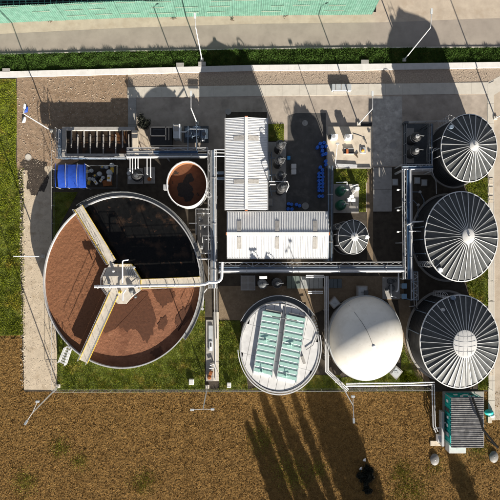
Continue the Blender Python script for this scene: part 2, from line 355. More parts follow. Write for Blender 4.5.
# right hand path
sheet('right_path_sand', [(489.5,95),(512,82),(560,82),(560,420),(489,420)], .013, M_sand)
pe = None
for i in range(17):
    y0 = 84+i*19.8; b = MB(); xk = 487.5+(i/16)*1.0
    b.pprism([(xk,y0+.1),(xk+6.5,y0-(3 if i == 0 else 0)),(xk+6.5,y0+19.5),(xk,y0+19.5)], -.05, .06+.006*random.random())
    if pe is None: pe = b.build('path_edging', M_kerb); pe['kind'] = 'structure'
    else: b.build('kerb_stone', M_kerb, pe)
for k, (x, y) in enumerate(((491,181),(491,190),(491,199),(492,372),(490,420))):
    b = MB(); b.pbox(x-2, y-3.2, x+2, y+3.2, 0, .11); b.build('drain_cover', M_pad, pe)
# right corner of the drain strip
sheet('corner_apron', [(487,96),(487,83),(500,76),(540,60),(540,84),(512,84),(494,95)], .018, M_kerb)
# grass plots
G_LEFT = [(-40,79),(16,79),(17,110),(16,160),(21,210),(20,260),(23,335),(-40,337)]
G_IN = [(57.5,330),(205,300),(205,389.5),(57.5,389.5)]
G_MID = [(219,320.5),(240,320.5),(248,389.5),(219,389.5)]
G_MID2 = [(300,375),(340,375),(345,389.5),(248,389.5)]
G_DOME = [(338,378),(404,370),(430,385),(345,386)]
G_DOME2 = [(402,340),(418,372),(425,382),(400,382)]
G_R1 = [(462,177),(488,177),(488,203),(470,200)]
G_R2 = [(462,262),(488,262),(488,306),(470,300)]
G_R3 = [(478,365),(489,365),(489,390),(478,390)]
G_PAD = [(334,168),(372,168),(366,184),(366,212),(333,212)]
G_A = [(267,124),(284,124),(284,141),(267,141)]
G_W = [(53,192),(78,192),(60,225),(46,262),(53,262)]
G_LAWN = [(358,183),(368,168.5),(368,212),(358,212)]
for g in (G_LEFT,G_IN,G_MID,G_MID2,G_DOME,G_DOME2,G_R1,G_R2,G_R3,G_PAD,G_A,G_W): sheet('lawn', g, .020, M_turf)
sheet('brown_path', [(367,168),(373,168),(373,260),(367,260)], .024, M_brown)
sheet('gravel_bed', [(219,286),(345,286),(345,300),(300,320),(219,320)], .022, M_brown)
sheet('gravel_bed', [(330,276),(404,276),(404,300),(330,300)], .024, M_brown)
sheet('dome_path', [(398,300),(410,300),(412,345),(432,385),(420,385),(402,345)], .026, M_brown)
blades('lawn_grass', [G_LEFT], 330, .16, .028, M_grass)
blades('lawn_grass', [G_IN,G_MID,G_MID2,G_DOME,G_DOME2,G_R1,G_R2,G_R3,G_PAD,G_A,G_W], 300, .12, .026, M_grass, z0=.02)
blades('verge_grass', [[(-40,55.5),(0,54.6),(125,51.4),(250,49.4),(375,47.8),(540,47.3),(540,63),(250,66),(125,70),(-40,75)]], 420, .26, .035, M_lush)
def tufts(x, y):
    r = np.zeros(x.shape, bool)
    for cx, cy, s in ((287,468,9),(296,480,7),(318,470,6),(410,490,11),(402,472,6),(25,482,7),(143,482,7),(262,440,8),(480,450,5),(60,448,6),(436,466,5),(80,462,5)):
        r |= rng.random(x.shape) < np.exp(-((x-cx)**2+(y-cy)**2)/(2*s*s))*.8
    return r
blades('field_weeds', [[(0,392),(500,392),(500,520),(0,520)]], 230, .12, .035, M_weed, z0=-.04, thin=tufts)
blades('field_straw', [[(-30,392),(530,392),(530,520),(-30,520)], [(-30,338),(22,338),(22,392),(-30,392)]], 90, .13, .022, M_straw, lean=1.2, z0=-.06)
blades('edge_weeds', [[(57,388.5),(430,387),(430,392.5),(57,393)], [(14,168),(24,168),(25,335),(18,335)]], 90, .2, .025, M_weed, z0=-.02)
stones('loose_stones', [(17,79),(127,75),(127,128),(60,128),(52,170),(17,168)], 22, .012, .07, M_stone, power=3)
stones('loose_stones', [(19,168),(25,168),(26,388),(21,388)], 22, .03, .12, M_stone)
stones('loose_stones', [(25,170),(55,170),(56,388),(25,388)], 14, .012, .05, M_stone)
stones('loose_pebbles', [(128,73),(490,67),(490,85),(128,87)], 26, .02, .055, M_stone)
stones('field_clods', [(-20,392),(520,392),(520,515),(-20,515)], 14, .02, .08, M_soil, z=0.0)

# ------------------------------------------------------------------ boundary wall, green fence
T = thing('boundary_wall', 'long low white concrete wall between the grass verge and the gravel strip', 'wall', P(250,68))
wx = [-40,0,125,250,375,540]; wy = [78.8,77.3,74.0,70.6,69.9,66.7]; wt = [73,71.5,68.4,65.0,63.7,61.4]
n = 30
for i in range(n):
    x0 = -40+i*580/n; x1 = x0+580/n-.06; k = .01*random.random(); zt, zb = .34+k, .22+k
    v = [P(x0,np.interp(x0,wx,wy),zb), P(x1,np.interp(x1,wx,wy),zb), P(x1,np.interp(x1,wx,wt),zt), P(x0,np.interp(x0,wx,wt),zt)]
    b = MB(); b.add([(p.x,p.y,-.05) for p in v]+[tuple(p) for p in v], [(3,2,1,0),(4,5,6,7),(0,1,5,4),(1,2,6,5),(2,3,7,6),(3,0,4,7)]); b.build('wall_panel', mat('weathered_wall_concrete', (.43,.42,.405), .85, var=.08, scale=1.5, bump=.004, bscale=20, rgb2=(.36,.35,.33), m2=(.55,.75), s2=.7, spec=.2), T)

T = thing('green_fence', 'tall green sheeted fence with pale overlap seams along the road', 'fence', P(180,17))
fx = [-45,0,52,125,250,372]; fy = [25.5,23.2,20.8,17.8,15.6,14.6]
cols = 15
for i in range(cols):
    x0 = -45+i*417/cols; x1 = x0+417/cols-.15; a = P(x0, np.interp(x0, fx, fy)); c = P(x1, np.interp(x1, fx, fy))
    for r in range(3):
        b = MB(); zb = r*1.42; zt = zb+1.46; m = 26; vs = []; off = .05*r-.02*(i % 2)
        tilt = .10
        for j in range(m+1):
            t = j/m; p = a.lerp(c, t); wob = .035*(1 if j % 2 else -1)
            dz = .05*math.sin(i*2.1+r+t*4)
            vs += [(p.x, p.y+wob+off-tilt*.0, zb+dz), (p.x, p.y+wob+off+tilt, zt+dz)]
        b.add(vs, [(2*j,2*j+2,2*j+3,2*j+1) for j in range(m)])
        o = b.build('fence_sheet', M_net, T)
        if random.random() < .8:      # pale frayed overlap
            t0 = random.uniform(0,.35); t1 = random.uniform(.6,1.0); s = MB()
            p = a.lerp(c, t0); q2 = a.lerp(c, t1); zz = zt-.16-.12*random.random()
            s.bar((p.x,p.y+off-.02,zz), (q2.x,q2.y+off-.02,zz+.05), .04, .06); s.build('seam', mat('faded_seam',(.20,.23,.18),.8,var=.2), o)
    b = MB(); b.path([(a.x,a.y+.25,0),(a.x,a.y+.25,4.25)], .05, 6); b.build('post', M_dgrey, T)
b = MB()
for i in range(46):
    x = -30+i*6.2; b.bar(P(x,-12,3.0), P(x,9-.02*x,3.0), .05, .03)
for j in range(8): b.bar(P(-30,-12+j*2.7,3.0), P(255,-16+j*2.2,3.0), .05, .03)
o = b.build('shade_net', M_netd); tag(o, 'dark green netting stretched flat behind the tall green fence', 'netting')
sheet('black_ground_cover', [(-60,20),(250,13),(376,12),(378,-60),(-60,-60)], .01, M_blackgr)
b = MB()
for x, y in ((6,70),(180,64.5),(202,63.5),(365,61.5)):
    b = MB(); b.pbox(x-3.8, y-1.9, x+3.8, y+2.2, 0, .35, .03)
    tag(b.build('cable_box', M_slab), {6:'grey concrete box at the far left end of the grass verge',180:'grey concrete box on the verge, second from the left, just left of a lamp foot',
        202:'grey concrete box under the lamp pole on the verge',365:'grey concrete box on the verge near the tall right lamp pole'}[x], 'concrete box', 'boxes on the grass verge')
for k, (x, y, l) in enumerate(((50,21.5,'dark twigs lying on the sand at the foot of the green fence, leftmost bit'),(174,18.5,'small dark branch lying on the sand verge, left of the long lamp pole'),(232,19.5,'forked dark branch lying on the sand right of the long lamp pole'),(285,17,'short dark twig standing on the sand below the green fence, rightmost'))):
    b = MB(); p = P(x,y,.03)
    for j in range(5): b.path([p+Vector((random.uniform(-.25,.25),random.uniform(-.15,.15),.02)), p+Vector((random.uniform(-.55,.55),random.uniform(-.35,.35),.12))], .03, 5)
    tag(b.build('fallen_branch', M_oak), l, 'branch', 'branches on the sand verge')

# ------------------------------------------------------------------ tanks with ribbed conical roofs
def cone_tank(c, rx, ry, apex, h, ha, n, hub, label, hub_flat=.0, vent=True):
    C = P(c[0], c[1], h); k = K(h); RX, RY = rx*k, ry*k; Ax = P(apex[0], apex[1], ha)
    T = thing('storage_tank', label, 'tank', (C.x, C.y, 0))
    b = MB(); prof = []
    for j in range(10):
        z = h*j/10; prof += [(1.0, z), (1.0, z+h/10-.06), (1.008, z+h/10-.05), (1.008, z+h/10-.01)]
    b.lathe((C.x,C.y,0), prof+[(1.0,h-.05)], 72, RX*.985, RY*.985, cap0=True, cap1=False); b.build('wall', M_blk, T, smooth=True)
    b = MB(); b.lathe((C.x,C.y,0), [(1.05,0),(1.05,.25),(1.0,.25)], 64, RX, RY, cap0=False, cap1=False); b.build('footing', M_slab, T, smooth=True)
    b = MB(); b.lathe((C.x,C.y,h), [(.985,-.1),(1.008,-.1),(1.008,.04),(.985,.05)], 96, RX, RY, cap0=False, cap1=False); b.build('rim', M_rib, T, smooth=True)
    HX, HY = hub*K(ha), hub*K(ha)*ry/rx
    rim = lambda a: Vector((C.x+RX*.99*math.cos(a), C.y+RY*.99*math.sin(a), h+.01))
    hb = lambda a: Vector((Ax.x+HX*.6*math.cos(a), Ax.y+HY*.6*math.sin(a), ha))
    a0 = PI/2
    for i in range(n):
        A0 = a0+2*PI*i/n; A1 = a0+2*PI*(i+1)/n; b = MB(); vs = []; fs = []
        for j in range(5):
            t = j/4
            for q in range(4):
                aa = A0+(A1-A0)*q/3; p = rim(aa).lerp(hb(aa), t); sag = -.07*math.sin(PI*q/3)*(1-t)
                vs.append((p.x, p.y, p.z+sag-.12*math.sin(PI*t)*0))
        for j in range(4):
            for q in range(3): fs.append((j*4+q, j*4+q+1, (j+1)*4+q+1, (j+1)*4+q))
        b.add(vs, fs); b.build('roof_panel', M_panel, T, smooth=True)
        b = MB(); b.bar(rim(A0)+Vector((0,0,.04)), hb(A0)+Vector((0,0,.05)), .05, .10); b.build('rib', M_rib, T)
    b = MB()
    b.lathe((Ax.x,Ax.y,ha), [(1.0,-.05),(1.0,.08),(.8,.13),(.35,.17),(.02,.19)], 36, HX, HY); hubo = b.build('hub_cover', M_hub, T, smooth=True)
    if vent: b = MB(); b.path([(Ax.x,Ax.y,ha+.1),(Ax.x,Ax.y,ha+.32)], .09, 10); b.path([(Ax.x,Ax.y,ha+.3),(Ax.x+.2,Ax.y+.1,ha+.3)], .06, 8); b.build('vent', M_galv, hubo, smooth=True)
    return T, C, RX, RY
t1, C1, RX1, RY1 = cone_tank((469,148), 28, 34, (474,145.5), 4.9, 6.4, 26, 4.3, 'black walled tank with grey ribbed cone roof, smallest of the right-hand row, at the top')
t2, C2, RX2, RY2 = cone_tank((461.3,236.6), 36.6, 45.1, (468.3,236), 4.9, 6.7, 35, 6.0, 'black walled tank with grey ribbed cone roof, middle of the right-hand row')
t3, C3, RX3, RY3 = cone_tank((459.5,341.6), 39.5, 46.7, (465,344), 4.9, 6.9, 40, 11.8, 'black walled tank with ribbed cone roof and a wide white centre disc', vent=False)
t4, C4, RX4, RY4 = cone_tank((353.3,237), 15.1, 17.2, (354.6,236.8), 5.0, 5.9, 13, 3.7, 'small black tank with twelve-spoke ribbed roof behind the white building')
hp = P(465,344,6.9)
for e in (-.55,-.18,.18,.55):
    L_ = math.sqrt(1-e*e)*.93
    for (dx0,dy0,dx1,dy1) in ((e,-L_,e,L_),(-L_,e,L_,e)):
        b = MB(); b.bar((hp.x+dx0*1.46,hp.y+dy0*1.72,7.075-.05*e*e), (hp.x+dx1*1.46,hp.y+dy1*1.72,7.075-.05*e*e), .022, .02); b.build('plate_joint', M_hub, t3)
# roof hatches and outlet fittings
def hatch(T, px, py, h, r, m, n='hatch'):
    p = P(px, py, h); b = MB(); b.lathe((p.x,p.y,h-.5), [(1,0),(1,.42),(.8,.5)], 18, r, r); b.build(n, m, T, smooth=True)
hatch(t1, 452, 126.5, 5.5, .28, M_bluegal); hatch(t2, 441, 270, 5.5, .3, M_paint); hatch(t3, 454, 298, 5.5, .3, M_bluegal); hatch(t3, 444, 310, 5.75, .2, M_galv)
hatch(t4, 367.5, 237, 5.5, .27, M_paint)
def wallpipe(T, C, RX, RY, angs, m, r=.06, z0=.3, z1=4.7, off=.14):
    for a in angs:
        p = (C.x+(RX+off)*math.cos(a), C.y+(RY+off)*math.sin(a)); b = MB(); b.path([(*p,z0),(*p,z1)], r, 7); b.build('riser_pipe', m, T, smooth=True)
wallpipe(t1, C1, RX1, RY1, (PI*1.0, PI*1.07, PI*.9), M_galv); wallpipe(t2, C2, RX2, RY2, (PI*.93, PI*1.02, PI*1.12), M_bluegal); wallpipe(t3, C3, RX3, RY3, (PI*.8, PI*.95, PI*.7), M_bluegal)
wallpipe(t4, C4, RX4, RY4, (PI*.95, PI*1.15), M_galv)
def ladder(T, C, RX, RY, a, h, m=M_galv):
    b = MB(); e = Vector((math.cos(a), math.sin(a), 0)); tg = Vector((-math.sin(a), math.cos(a), 0))
    p = Vector((C.x+(RX+.2)*math.cos(a), C.y+(RY+.2)*math.sin(a), 0))
    for s in (-1, 1): b.path([p+tg*(.25*s)+Vector((0,0,.1)), p+tg*(.25*s)+Vector((0,0,h+.9))], .03, 6)
    z = .4
    while z < h+.8: b.path([p+tg*.25+Vector((0,0,z)), p-tg*.25+Vector((0,0,z))], .02, 5); z += .3
    z = 2.2
    while z < h+.9:
        b.path([p+tg*(.35*math.cos(q))+e*(.7*math.sin(q))+Vector((0,0,z)) for q in np.linspace(0,PI,8)], .02, 5); z += .8
    b.build('ladder', m, T)
ladder(t1, C1, RX1, RY1, 2.25, 4.9); ladder(t2, C2, RX2, RY2, 3.75, 4.9); ladder(t3, C3, RX3, RY3, 1.95, 4.9); ladder(t4, C4, RX4, RY4, 2.6, 5.0, M_dgrey)

# ------------------------------------------------------------------ covered concrete tank with teal covers
h = 5.0; C = P(279.7, 347.3, h); k = K(h); RX, RY = 39.3*k, 44.9*k
T = thing('covered_tank', 'round concrete tank with flat grey lid and two rows of teal covers', 'tank', (C.x, C.y, 0))
b = MB(); b.lathe((C.x,C.y,0), [(1,0),(1,h-.25)], 72, RX, RY, cap1=False); b.build('wall', M_conc, T, smooth=True)
b = MB(); b.lathe((C.x,C.y,h-.25), [(1.0,0),(1.02,0),(1.02,.30),(.985,.30),(.985,.2)], 96, RX, RY, cap0=False, cap1=False); b.build('rim', M_galv, T, smooth=True)
b = MB(); b.lathe((C.x,C.y,h-.25), [(1.055,-.2),(1.075,-.2),(1.075,.10),(1.055,.10)], 96, RX, RY, cap0=False, cap1=False, a0=-PI*.98, a1=PI*.08); b.build('gutter', M_steel, T, smooth=True)
# lid slabs: radial-free precast strips clipped by the circle
nb = 9; ang = math.radians(-13)
ca, sa = math.cos(ang), math.sin(ang)
for i in range(nb):
    u0 = -1+2*i/nb+.004; u1 = -1+2*(i+1)/nb-.004
    for (v0, v1) in ((-1,-.34),(-.335,.33),(.335,1)):
        pts = []
        for t in np.linspace(u0, u1, 5): pts.append((t, max(v0, -math.sqrt(max(0,1-t*t))*.985)))
        for t in np.linspace(u1, u0, 5): pts.append((t, min(v1, math.sqrt(max(0,1-t*t))*.985)))
        if max(p[1] for p in pts[5:])-min(p[1] for p in pts[:5]) < .03: continue
        bad = any(pts[j][1] >= pts[9-j][1] for j in range(5))
        if bad:
            pts = [p for j, p in enumerate(pts[:5]) if p[1] < pts[9-j][1]]+[p for j, p in enumerate(pts[5:]) if p[1] > pts[4-j][1]]
            if len(pts) < 3: continue
        poly = [(C.x+RX*.985*(x*ca-y*sa), C.y+RY*.985*(x*sa+y*ca)) for x, y in pts]
        b = MB(); b.prism(poly, h-.4, h-.03+random.uniform(-.006,.006)); b.build('lid_slab', M_roofslab, T)
b = MB(); b.lathe((C.x,C.y,h-.42), [(.98,0),(.98,.02)], 64, RX, RY); b.build('lid_base', M_dgrey, T)
def cover_row(q, n=11):
    # q: four photo corners tl, tr, br, bl at cover height
    hc = h+.35; tl, tr, br, bl = [P(x, y, hc) for x, y in q]
    fr = MB()
    for a, c in ((tl, bl), (tr, br)):
        dv = (c-a).normalized()*0; fr.bar((a.x,a.y,h+.14), (c.x,c.y,h+.14), .12, .36)
    row = fr.build('cover_row_frame', M_grey, T)
    for i in range(n):
        t0 = i/n; t1 = (i+.56)/n; t2 = (i+.97)/n
        a, c, e, g = tl.lerp(bl,t0), tr.lerp(br,t0), tr.lerp(br,t1), tl.lerp(bl,t1)
        z1, z0 = h+.42, h+.05; dz = .03*random.random()
        def slab(pts, za, zb, nm, m):
            b = MB(); v = [(p.x,p.y,h-.02) for p in pts]+[(pts[0].x,pts[0].y,za),(pts[1].x,pts[1].y,za),(pts[2].x,pts[2].y,zb),(pts[3].x,pts[3].y,zb)]
            b.add(v, [(0,1,2,3),(7,6,5,4),(0,4,5,1),(1,5,6,2),(2,6,7,3),(3,7,4,0)]); return b.build(nm, m, row)
        slab((a,c,e,g), h+.30+dz, h+.34+dz, 'cover', M_teal)
        a, c, e, g = tl.lerp(bl,t1+.004), tr.lerp(br,t1+.004), tr.lerp(br,t2), tl.lerp(bl,t2)
        slab((a,c,e,g), h+.24, h+.20, 'louvre', M_paint)
cover_row(((263,311),(281,314.2),(271.8,377.8),(253.3,373.5)))
cover_row(((286.7,314.7),(305.4,318.6),(296,383.4),(276.8,379)))
p0 = P(266,309.5,h+.3); p1 = P(283,313.5,h+.3)
b = MB()
for (x0,y0,x1,y1) in ((266,309.5,283,313),(289,313,306.5,317)): b.bar(P(x0,y0,h+.1), P(x1,y1,h+.1), .14, .25)
b.build('end_kerb', M_slab, T)
b = MB()
b.path([P(285.2,302,h+.5), P(285,318,h+.5), P(281.5,345,h+.25), P(279,372,h+.2)], .07, 8); b.path([P(272,316.5,h+.6), P(284.5,318.5,h+.75), P(297,321,h+.6)], .06, 8)
b.path([P(306,350,h+.1), P(313,345,h+.1), P(318,333,h+.1)], .04, 6); b.build('vent_pipe', M_dgrey, T, smooth=True)
b = MB(); b.bar(P(302,356,h+.2), P(304.5,363.5,h+.2), .35, .4); b.build('cable_duct', M_slab, T)
for i, (x, y) in enumerate(((266,340.5),(262,372),(291,345),(286,376))):
    b = MB(); p = P(x, y, h+.5); b.lathe((p.x,p.y,h+.3), [(.16,0),(.16,.1),(.06,.14)], 10); b.path([(p.x-.5,p.y-.05,h+.5),(p.x+.5,p.y+.05,h+.5)], .035, 6); b.path([(p.x,p.y-.4,h+.5),(p.x+.05,p.y+.4,h+.5)], .035, 6); b.build('mixer_bracket', M_teal, T, smooth=True)
# dark stair and gallery on the north side
b = MB(); g0, g1 = math.radians(38), math.radians(150); zg = 3.6
b.lathe((C.x,C.y,zg), [(1.02,0),(1.15,0),(1.15,.08),(1.02,.08)], 30, RX, RY, a0=g0, a1=g1, cap0=False, cap1=False); b.build('gallery', M_dgrey, T)
b = MB()
for rr in (1.145,):
    pts = [(C.x+RX*rr*math.cos(a), C.y+RY*rr*math.sin(a), zg+.08) for a in np.linspace(g0, g1, 15)]; rails(b, pts, 1.1, 1.2, .026)
b.build('handrail', M_galv, T)
b = MB(); zz = 3.5
for i in range(14):
    a = math.radians(38-i*4); b.bar((C.x+RX*1.02*math.cos(a), C.y+RY*1.02*math.sin(a), zz), (C.x+RX*1.12*math.cos(a), C.y+RY*1.12*math.sin(a), zz), .25, .04); zz -= .25
b.build('stair', M_dgrey, T)

# ------------------------------------------------------------------ cream dome
hb = 1.9; C = P(365.6, 338.0, hb); k = K(hb); RX, RY = 36.4*k, 41.8*k
T = thing('gas_dome', 'large cream membrane gas dome on a low ring wall', 'gas holder', (C.x,C.y,0))
b = MB(); b.lathe((C.x,C.y,0), [(1.0,0),(1.0,hb-.1),(1.025,hb-.1),(1.025,hb+.05),(.99,hb+.06)], 72, RX, RY, cap1=False); b.build('ring_wall', M_grey, T, smooth=True)
b = MB(); rise = 4.2; prof = [(math.cos(t)*.995, hb+rise*math.sin(t)) for t in np.linspace(0, PI/2-.02, 26)]
b.lathe((C.x,C.y,0), prof, 96, RX, RY, cap0=False); b.build('membrane', M_dome, T, smooth=True)
def dome_pt(px, py):
    # walk the view ray onto the dome
    for z in np.linspace(hb+rise+.3, hb, 300):
        p = P(px, py, z); q = ((p.x-C.x)/RX)**2+((p.y-C.y)/RY)**2
        if q < 1 and z <= hb+rise*math.sqrt(1-q)+.01: return p
    return P(px, py, hb)
vp = dome_pt(373.8,346.5)
b = MB(); b.lathe((vp.x,vp.y,vp.z-.05), [(.22,0),(.22,.08),(.14,.12),(.08,.14)], 16); b.build('vent_cap', M_paint, T, smooth=True)
b = MB(); b.path([dome_pt(*p)+Vector((0,0,.05)) for p in ((348.5,304.5),(355,313),(362,322.5),(367,331),(370.5,339),(373,345.5))], .022, 6); b.build('level_cable', M_dgrey, T)
for nm, q, z, lab in (('valve_chamber', ((357.5,286),(367.5,286),(367.5,298),(357.5,298)), 1.0, 'grey concrete valve chamber touching the top edge of the cream dome'),
                  ('valve_chamber', ((329,303),(335,296.5),(341,303.5),(334,309)), .9, 'grey steel topped chamber at the upper left edge of the cream dome'),
                  ('valve_chamber', ((390.5,374),(396,365.5),(403,371.5),(396.5,380)), .9, 'pale square chamber set diagonally at the lower right edge of the cream dome')):
    t = thing(nm, lab, 'chamber', P(*q[0]), 'chambers round the cream dome')
    b = MB(); b.pprism(q, 0, z); b.build('body', M_slab, t)
    cx = sum(p[0] for p in q)/4; cy = sum(p[1] for p in q)/4
    b = MB(); b.pprism([((x-cx)*.78+cx, (y-cy)*.78+cy) for x, y in q], z, z+.05); b.build('lid', M_grey, t)
    p = P(cx, cy, z+.05); b = MB(); b.path([p+Vector((-.2,0,0)), p+Vector((-.2,0,.1)), p+Vector((.2,0,.1)), p+Vector((.2,0,0))], .025, 5); b.build('handle', M_dgrey, t)
b = MB(); b.pbox(364.5, 290.5, 368.5, 295.5, 1.05, 1.35, .03); tag(b.build('control_cabinet', M_dgrey), 'small dark cabinet on the grey chamber above the cream dome', 'cabinet')

# ------------------------------------------------------------------ big aeration basin
h = 2.4; C = P(122.0, 282.2, h); k = K(h); RX, RY = 78.6*k, 86.2*k
T = thing('aeration_basin', 'huge open round basin with brown foam, black liquor and three walkways', 'basin', (C.x,C.y,0))
b = MB(); b.lathe((C.x,C.y,0), [(1.0,0),(1.0,h),(.991,h),(.991,.3)], 128, RX, RY, cap0=True, cap1=False); b.build('wall', M_conc, T, smooth=True)
b = MB(); b.lathe((C.x,C.y,h), [(1.004,-.08),(1.004,.05),(.990,.05),(.990,-.08)], 160, RX, RY, cap0=False, cap1=False); b.build('rim', M_galv, T, smooth=True)
b = MB(); b.lathe((C.x,C.y,h-.15), [(1.004,-.1),(1.05,-.1),(1.05,.1),(1.045,.1),(1.04,-.02),(1.004,-.02)], 60, RX, RY, cap0=False, cap1=False, a0=math.radians(-40), a1=math.radians(122)); b.build('launder', mat('launder_steel',(.17,.17,.165),.6,.2,var=.2), T, smooth=True)
b = MB()
rails(b, [(C.x+RX*1.045*math.cos(a), C.y+RY*1.045*math.sin(a), h-.05) for a in np.linspace(math.radians(-32), math.radians(122), 30)], 1.0, 1.5, .022); b.build('handrail', M_dgrey, T)
zl = h-.42
def sector(name, a0, a1, m, amp, z, nt_=220, nr_=130):
    A, R = np.meshgrid(np.linspace(math.radians(a0), math.radians(a1), nt_), np.linspace(.0, .990, nr_))
    X = C.x+RX*R*np.cos(A); Y = C.y+RY*R*np.sin(A)
    Zz = z+amp*((vnoise(X*4+60, Y*4+60, 11)-.5)+.6*(vnoise(X*9+60, Y*9+60, 12)-.5)+.7*(vnoise(X*1.3+60, Y*1.3+60, 13)-.5))
    ii = np.arange(nt_*nr_).reshape(nr_, nt_); f = np.stack([ii[:-1,:-1], ii[1:,:-1], ii[1:,1:], ii[:-1,1:]], -1).reshape(-1,4)[nt_-1:]
    np_mesh(name, np.stack([X,Y,Zz],-1).reshape(-1,3), f, m, parent=T, smooth=True)
ctr = P(122.5, 284.5, h)
aUL = math.degrees(math.atan2((282.2-207)/86.2, (77-122)/78.6)); aR = 0.5; aDL = math.degrees(math.atan2((282.2-361)/86.2, (83.5-122)/78.6))+360
sector('foam', aUL+1, aDL-1, M_foam, .03, zl)
sector('wet_foam', aDL+1, 360+aR-1, M_foam2, .022, zl-.02)
sector('dark_liquor', aR+1, aUL-1, M_scum, .006, zl-.10, 90, 60)
hd = h+.75
M_wet_shade = mat('wet_shaded_foam', (.075,.029,.014), .6, var=.25, scale=3, bump=.03, bscale=11, spec=.25)  # soaked foam, with some of the shade on it painted into the dark tone
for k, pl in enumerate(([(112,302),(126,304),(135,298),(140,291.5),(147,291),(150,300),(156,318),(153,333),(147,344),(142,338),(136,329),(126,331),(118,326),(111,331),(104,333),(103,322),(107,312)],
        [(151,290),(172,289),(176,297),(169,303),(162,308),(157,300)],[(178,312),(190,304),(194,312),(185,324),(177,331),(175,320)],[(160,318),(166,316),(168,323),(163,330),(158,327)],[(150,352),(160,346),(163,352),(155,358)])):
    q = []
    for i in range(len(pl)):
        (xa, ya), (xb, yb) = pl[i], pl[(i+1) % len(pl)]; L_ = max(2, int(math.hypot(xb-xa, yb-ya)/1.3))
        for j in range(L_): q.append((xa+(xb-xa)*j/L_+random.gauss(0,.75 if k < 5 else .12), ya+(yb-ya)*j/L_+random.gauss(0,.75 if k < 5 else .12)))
    b = MB(); v = [P(x,y,zl+.02+.0012*k) for x, y in q][::-1]; b.add([tuple(p) for p in v], [tuple(range(len(v)))]); b.build('wet_shade_patch', M_wet_shade, T)
def bridge(a, c, wpx, rail_side=(1,-1)):
    p = P(*a, hd); q = P(*c, hd); t = (q-p).normalized(); s = Vector((-t.y, t.x, 0)); wd = wpx*U*.97
    b = MB(); b.bar(p-Vector((0,0,.1)), q-Vector((0,0,.1)), wd, .2); dk = b.build('walkway_deck', M_deck, T)
    b = MB(); b.bar((p.x,p.y,(zl+hd)/2-.4), (q.x,q.y,(zl+hd)/2-.4), .25, hd-zl-.2); b.build('partition_wall', M_conc, T)
    for i in rail_side:
        o = s*(i*(wd/2+.03)); b = MB(); b.bar(p+o+Vector((0,0,.02)), q+o+Vector((0,0,.02)), .06, .16); b.build('kick_plate', M_yel, dk)
        b = MB(); rails(b, [p+o, q+o], 1.05, 1.4, .018, n=5); b.build('handrail', M_galv, dk)
    return dk
bridge((112,262),(78.5,207.5), 8.6); bridge((104+10,294),(83.5,361.5), 8.2); bridge((138,284.0),(200.5,281.5), 8.8)
b = MB(); pl = [(111,262),(115,264.2),(132,264.2),(141,279),(141,290),(132,297),(126,304),(118,304),(108,294),(103,287),(103,277),(107,268)]
b.pprism(pl, hd-.25, hd-.003); plat = b.build('centre_platform', M_deck, T)
b = MB(); rails(b, [P(x,y,hd) for x, y in pl[1:6]], 1.05, 1.2, .026); rails(b, [P(x,y,hd) for x, y in pl[8:12]], 1.05, 1.2, .026); b.build('handrail', M_galv, plat)
b = MB()
for x, y in zip(*[iter(pl[1:5])]*1 and (pl[1:4], pl[2:5])): b.bar(P(*x,hd+.05), P(*y,hd+.05), .09, .2)
b.build('kick_plate', M_yel, plat)
b = MB(); b.lathe((0,0,0), [(0.01,0)], 3) if False else None
p = P(122,284,0); b.lathe((p.x,p.y,.3), [(1.1,0),(1.1,hd-.6)], 24); b.build('centre_column', M_conc, T, smooth=True)
for i in range(5):
    b = MB(); b.bar(P(125.5+i*1.7,266.5,hd+.06), P(129.5+i*1.9,278,hd+.06), .08, .1); b.build('grating_bar', M_grey, plat)
for (x, y, r, hh, m, nm) in ((131,290.5,.36,.5,M_dgrey,'motor'),(113,271,.2,.4,M_galv,'valve'),(108.5,283,.2,.5,M_galv,'valve'),(119.5,292,.22,.35,M_mach,'lamp_base'),(135,297,.2,.5,M_dgrey,'valve'),(133.5,267.5,.15,.5,M_paint,'sensor')):
    p = P(x, y, hd+hh); b = MB(); b.lathe((p.x,p.y,hd-.02), [(r,0),(r,hh*.7),(r*.7,hh),(r*.3,hh*1.1)], 16); b.build(nm, m, plat, smooth=True)
# silver pipe along the right hand walkway, joining the pipe rack
def arc(p, q, c, n=6):   # quadratic bend
    p, q, c = Vector(p), Vector(q), Vector(c); return [p*(1-t)**2+c*2*t*(1-t)+q*t*t for t in np.linspace(0,1,n)]
zp = hd+.62
T2 = thing('silver_pipe', 'thick silver pipe along the right walkway bending up to the pipe rack', 'pipe', P(150,285))
b = MB(); b.path([P(94.5,286.6,zp), P(200,284.6,zp)]+arc(P(203,284.2,zp), P(209,282,zp), P(206,284.4,zp))+arc(P(212,282.3,zp), P(221.8,276,zp), P(221.6,283,zp))+[P(222.2,262,zp+.3)], .19, 12); b.build('pipe', M_steel, T2, smooth=True)
for x in (98,110,150,175,195):
    p = P(x,286.7-(x-94)*.019,zp); b = MB(); b.path([p+Vector((-.06,0,0)), p+Vector((.06,0,0))], .26, 14); b.build('flange', M_galv, T2, smooth=True)
    b = MB(); b.bar((p.x,p.y,hd), (p.x,p.y,zp-.15), .1, .1); b.build('support', M_galv, T2)
T2 = thing('air_pipe', 'thin white upright air pipes with elbows on the basin centre platform', 'pipe', P(122.5,275))
b = MB(); b.path([P(122.5,284,zp), P(122.5,263,zp+.1)]+arc(P(122.5,262,zp+.1), P(124.5,260.4,zp+.1), P(122.5,260.4,zp+.1))+[P(128.5,259.6,zp+.1)], .085, 8); b.path([P(122.8,301,zp), P(122.8,294,zp), P(126,289.5,zp)], .09, 8); b.build('pipe', M_paint, T2, smooth=True)
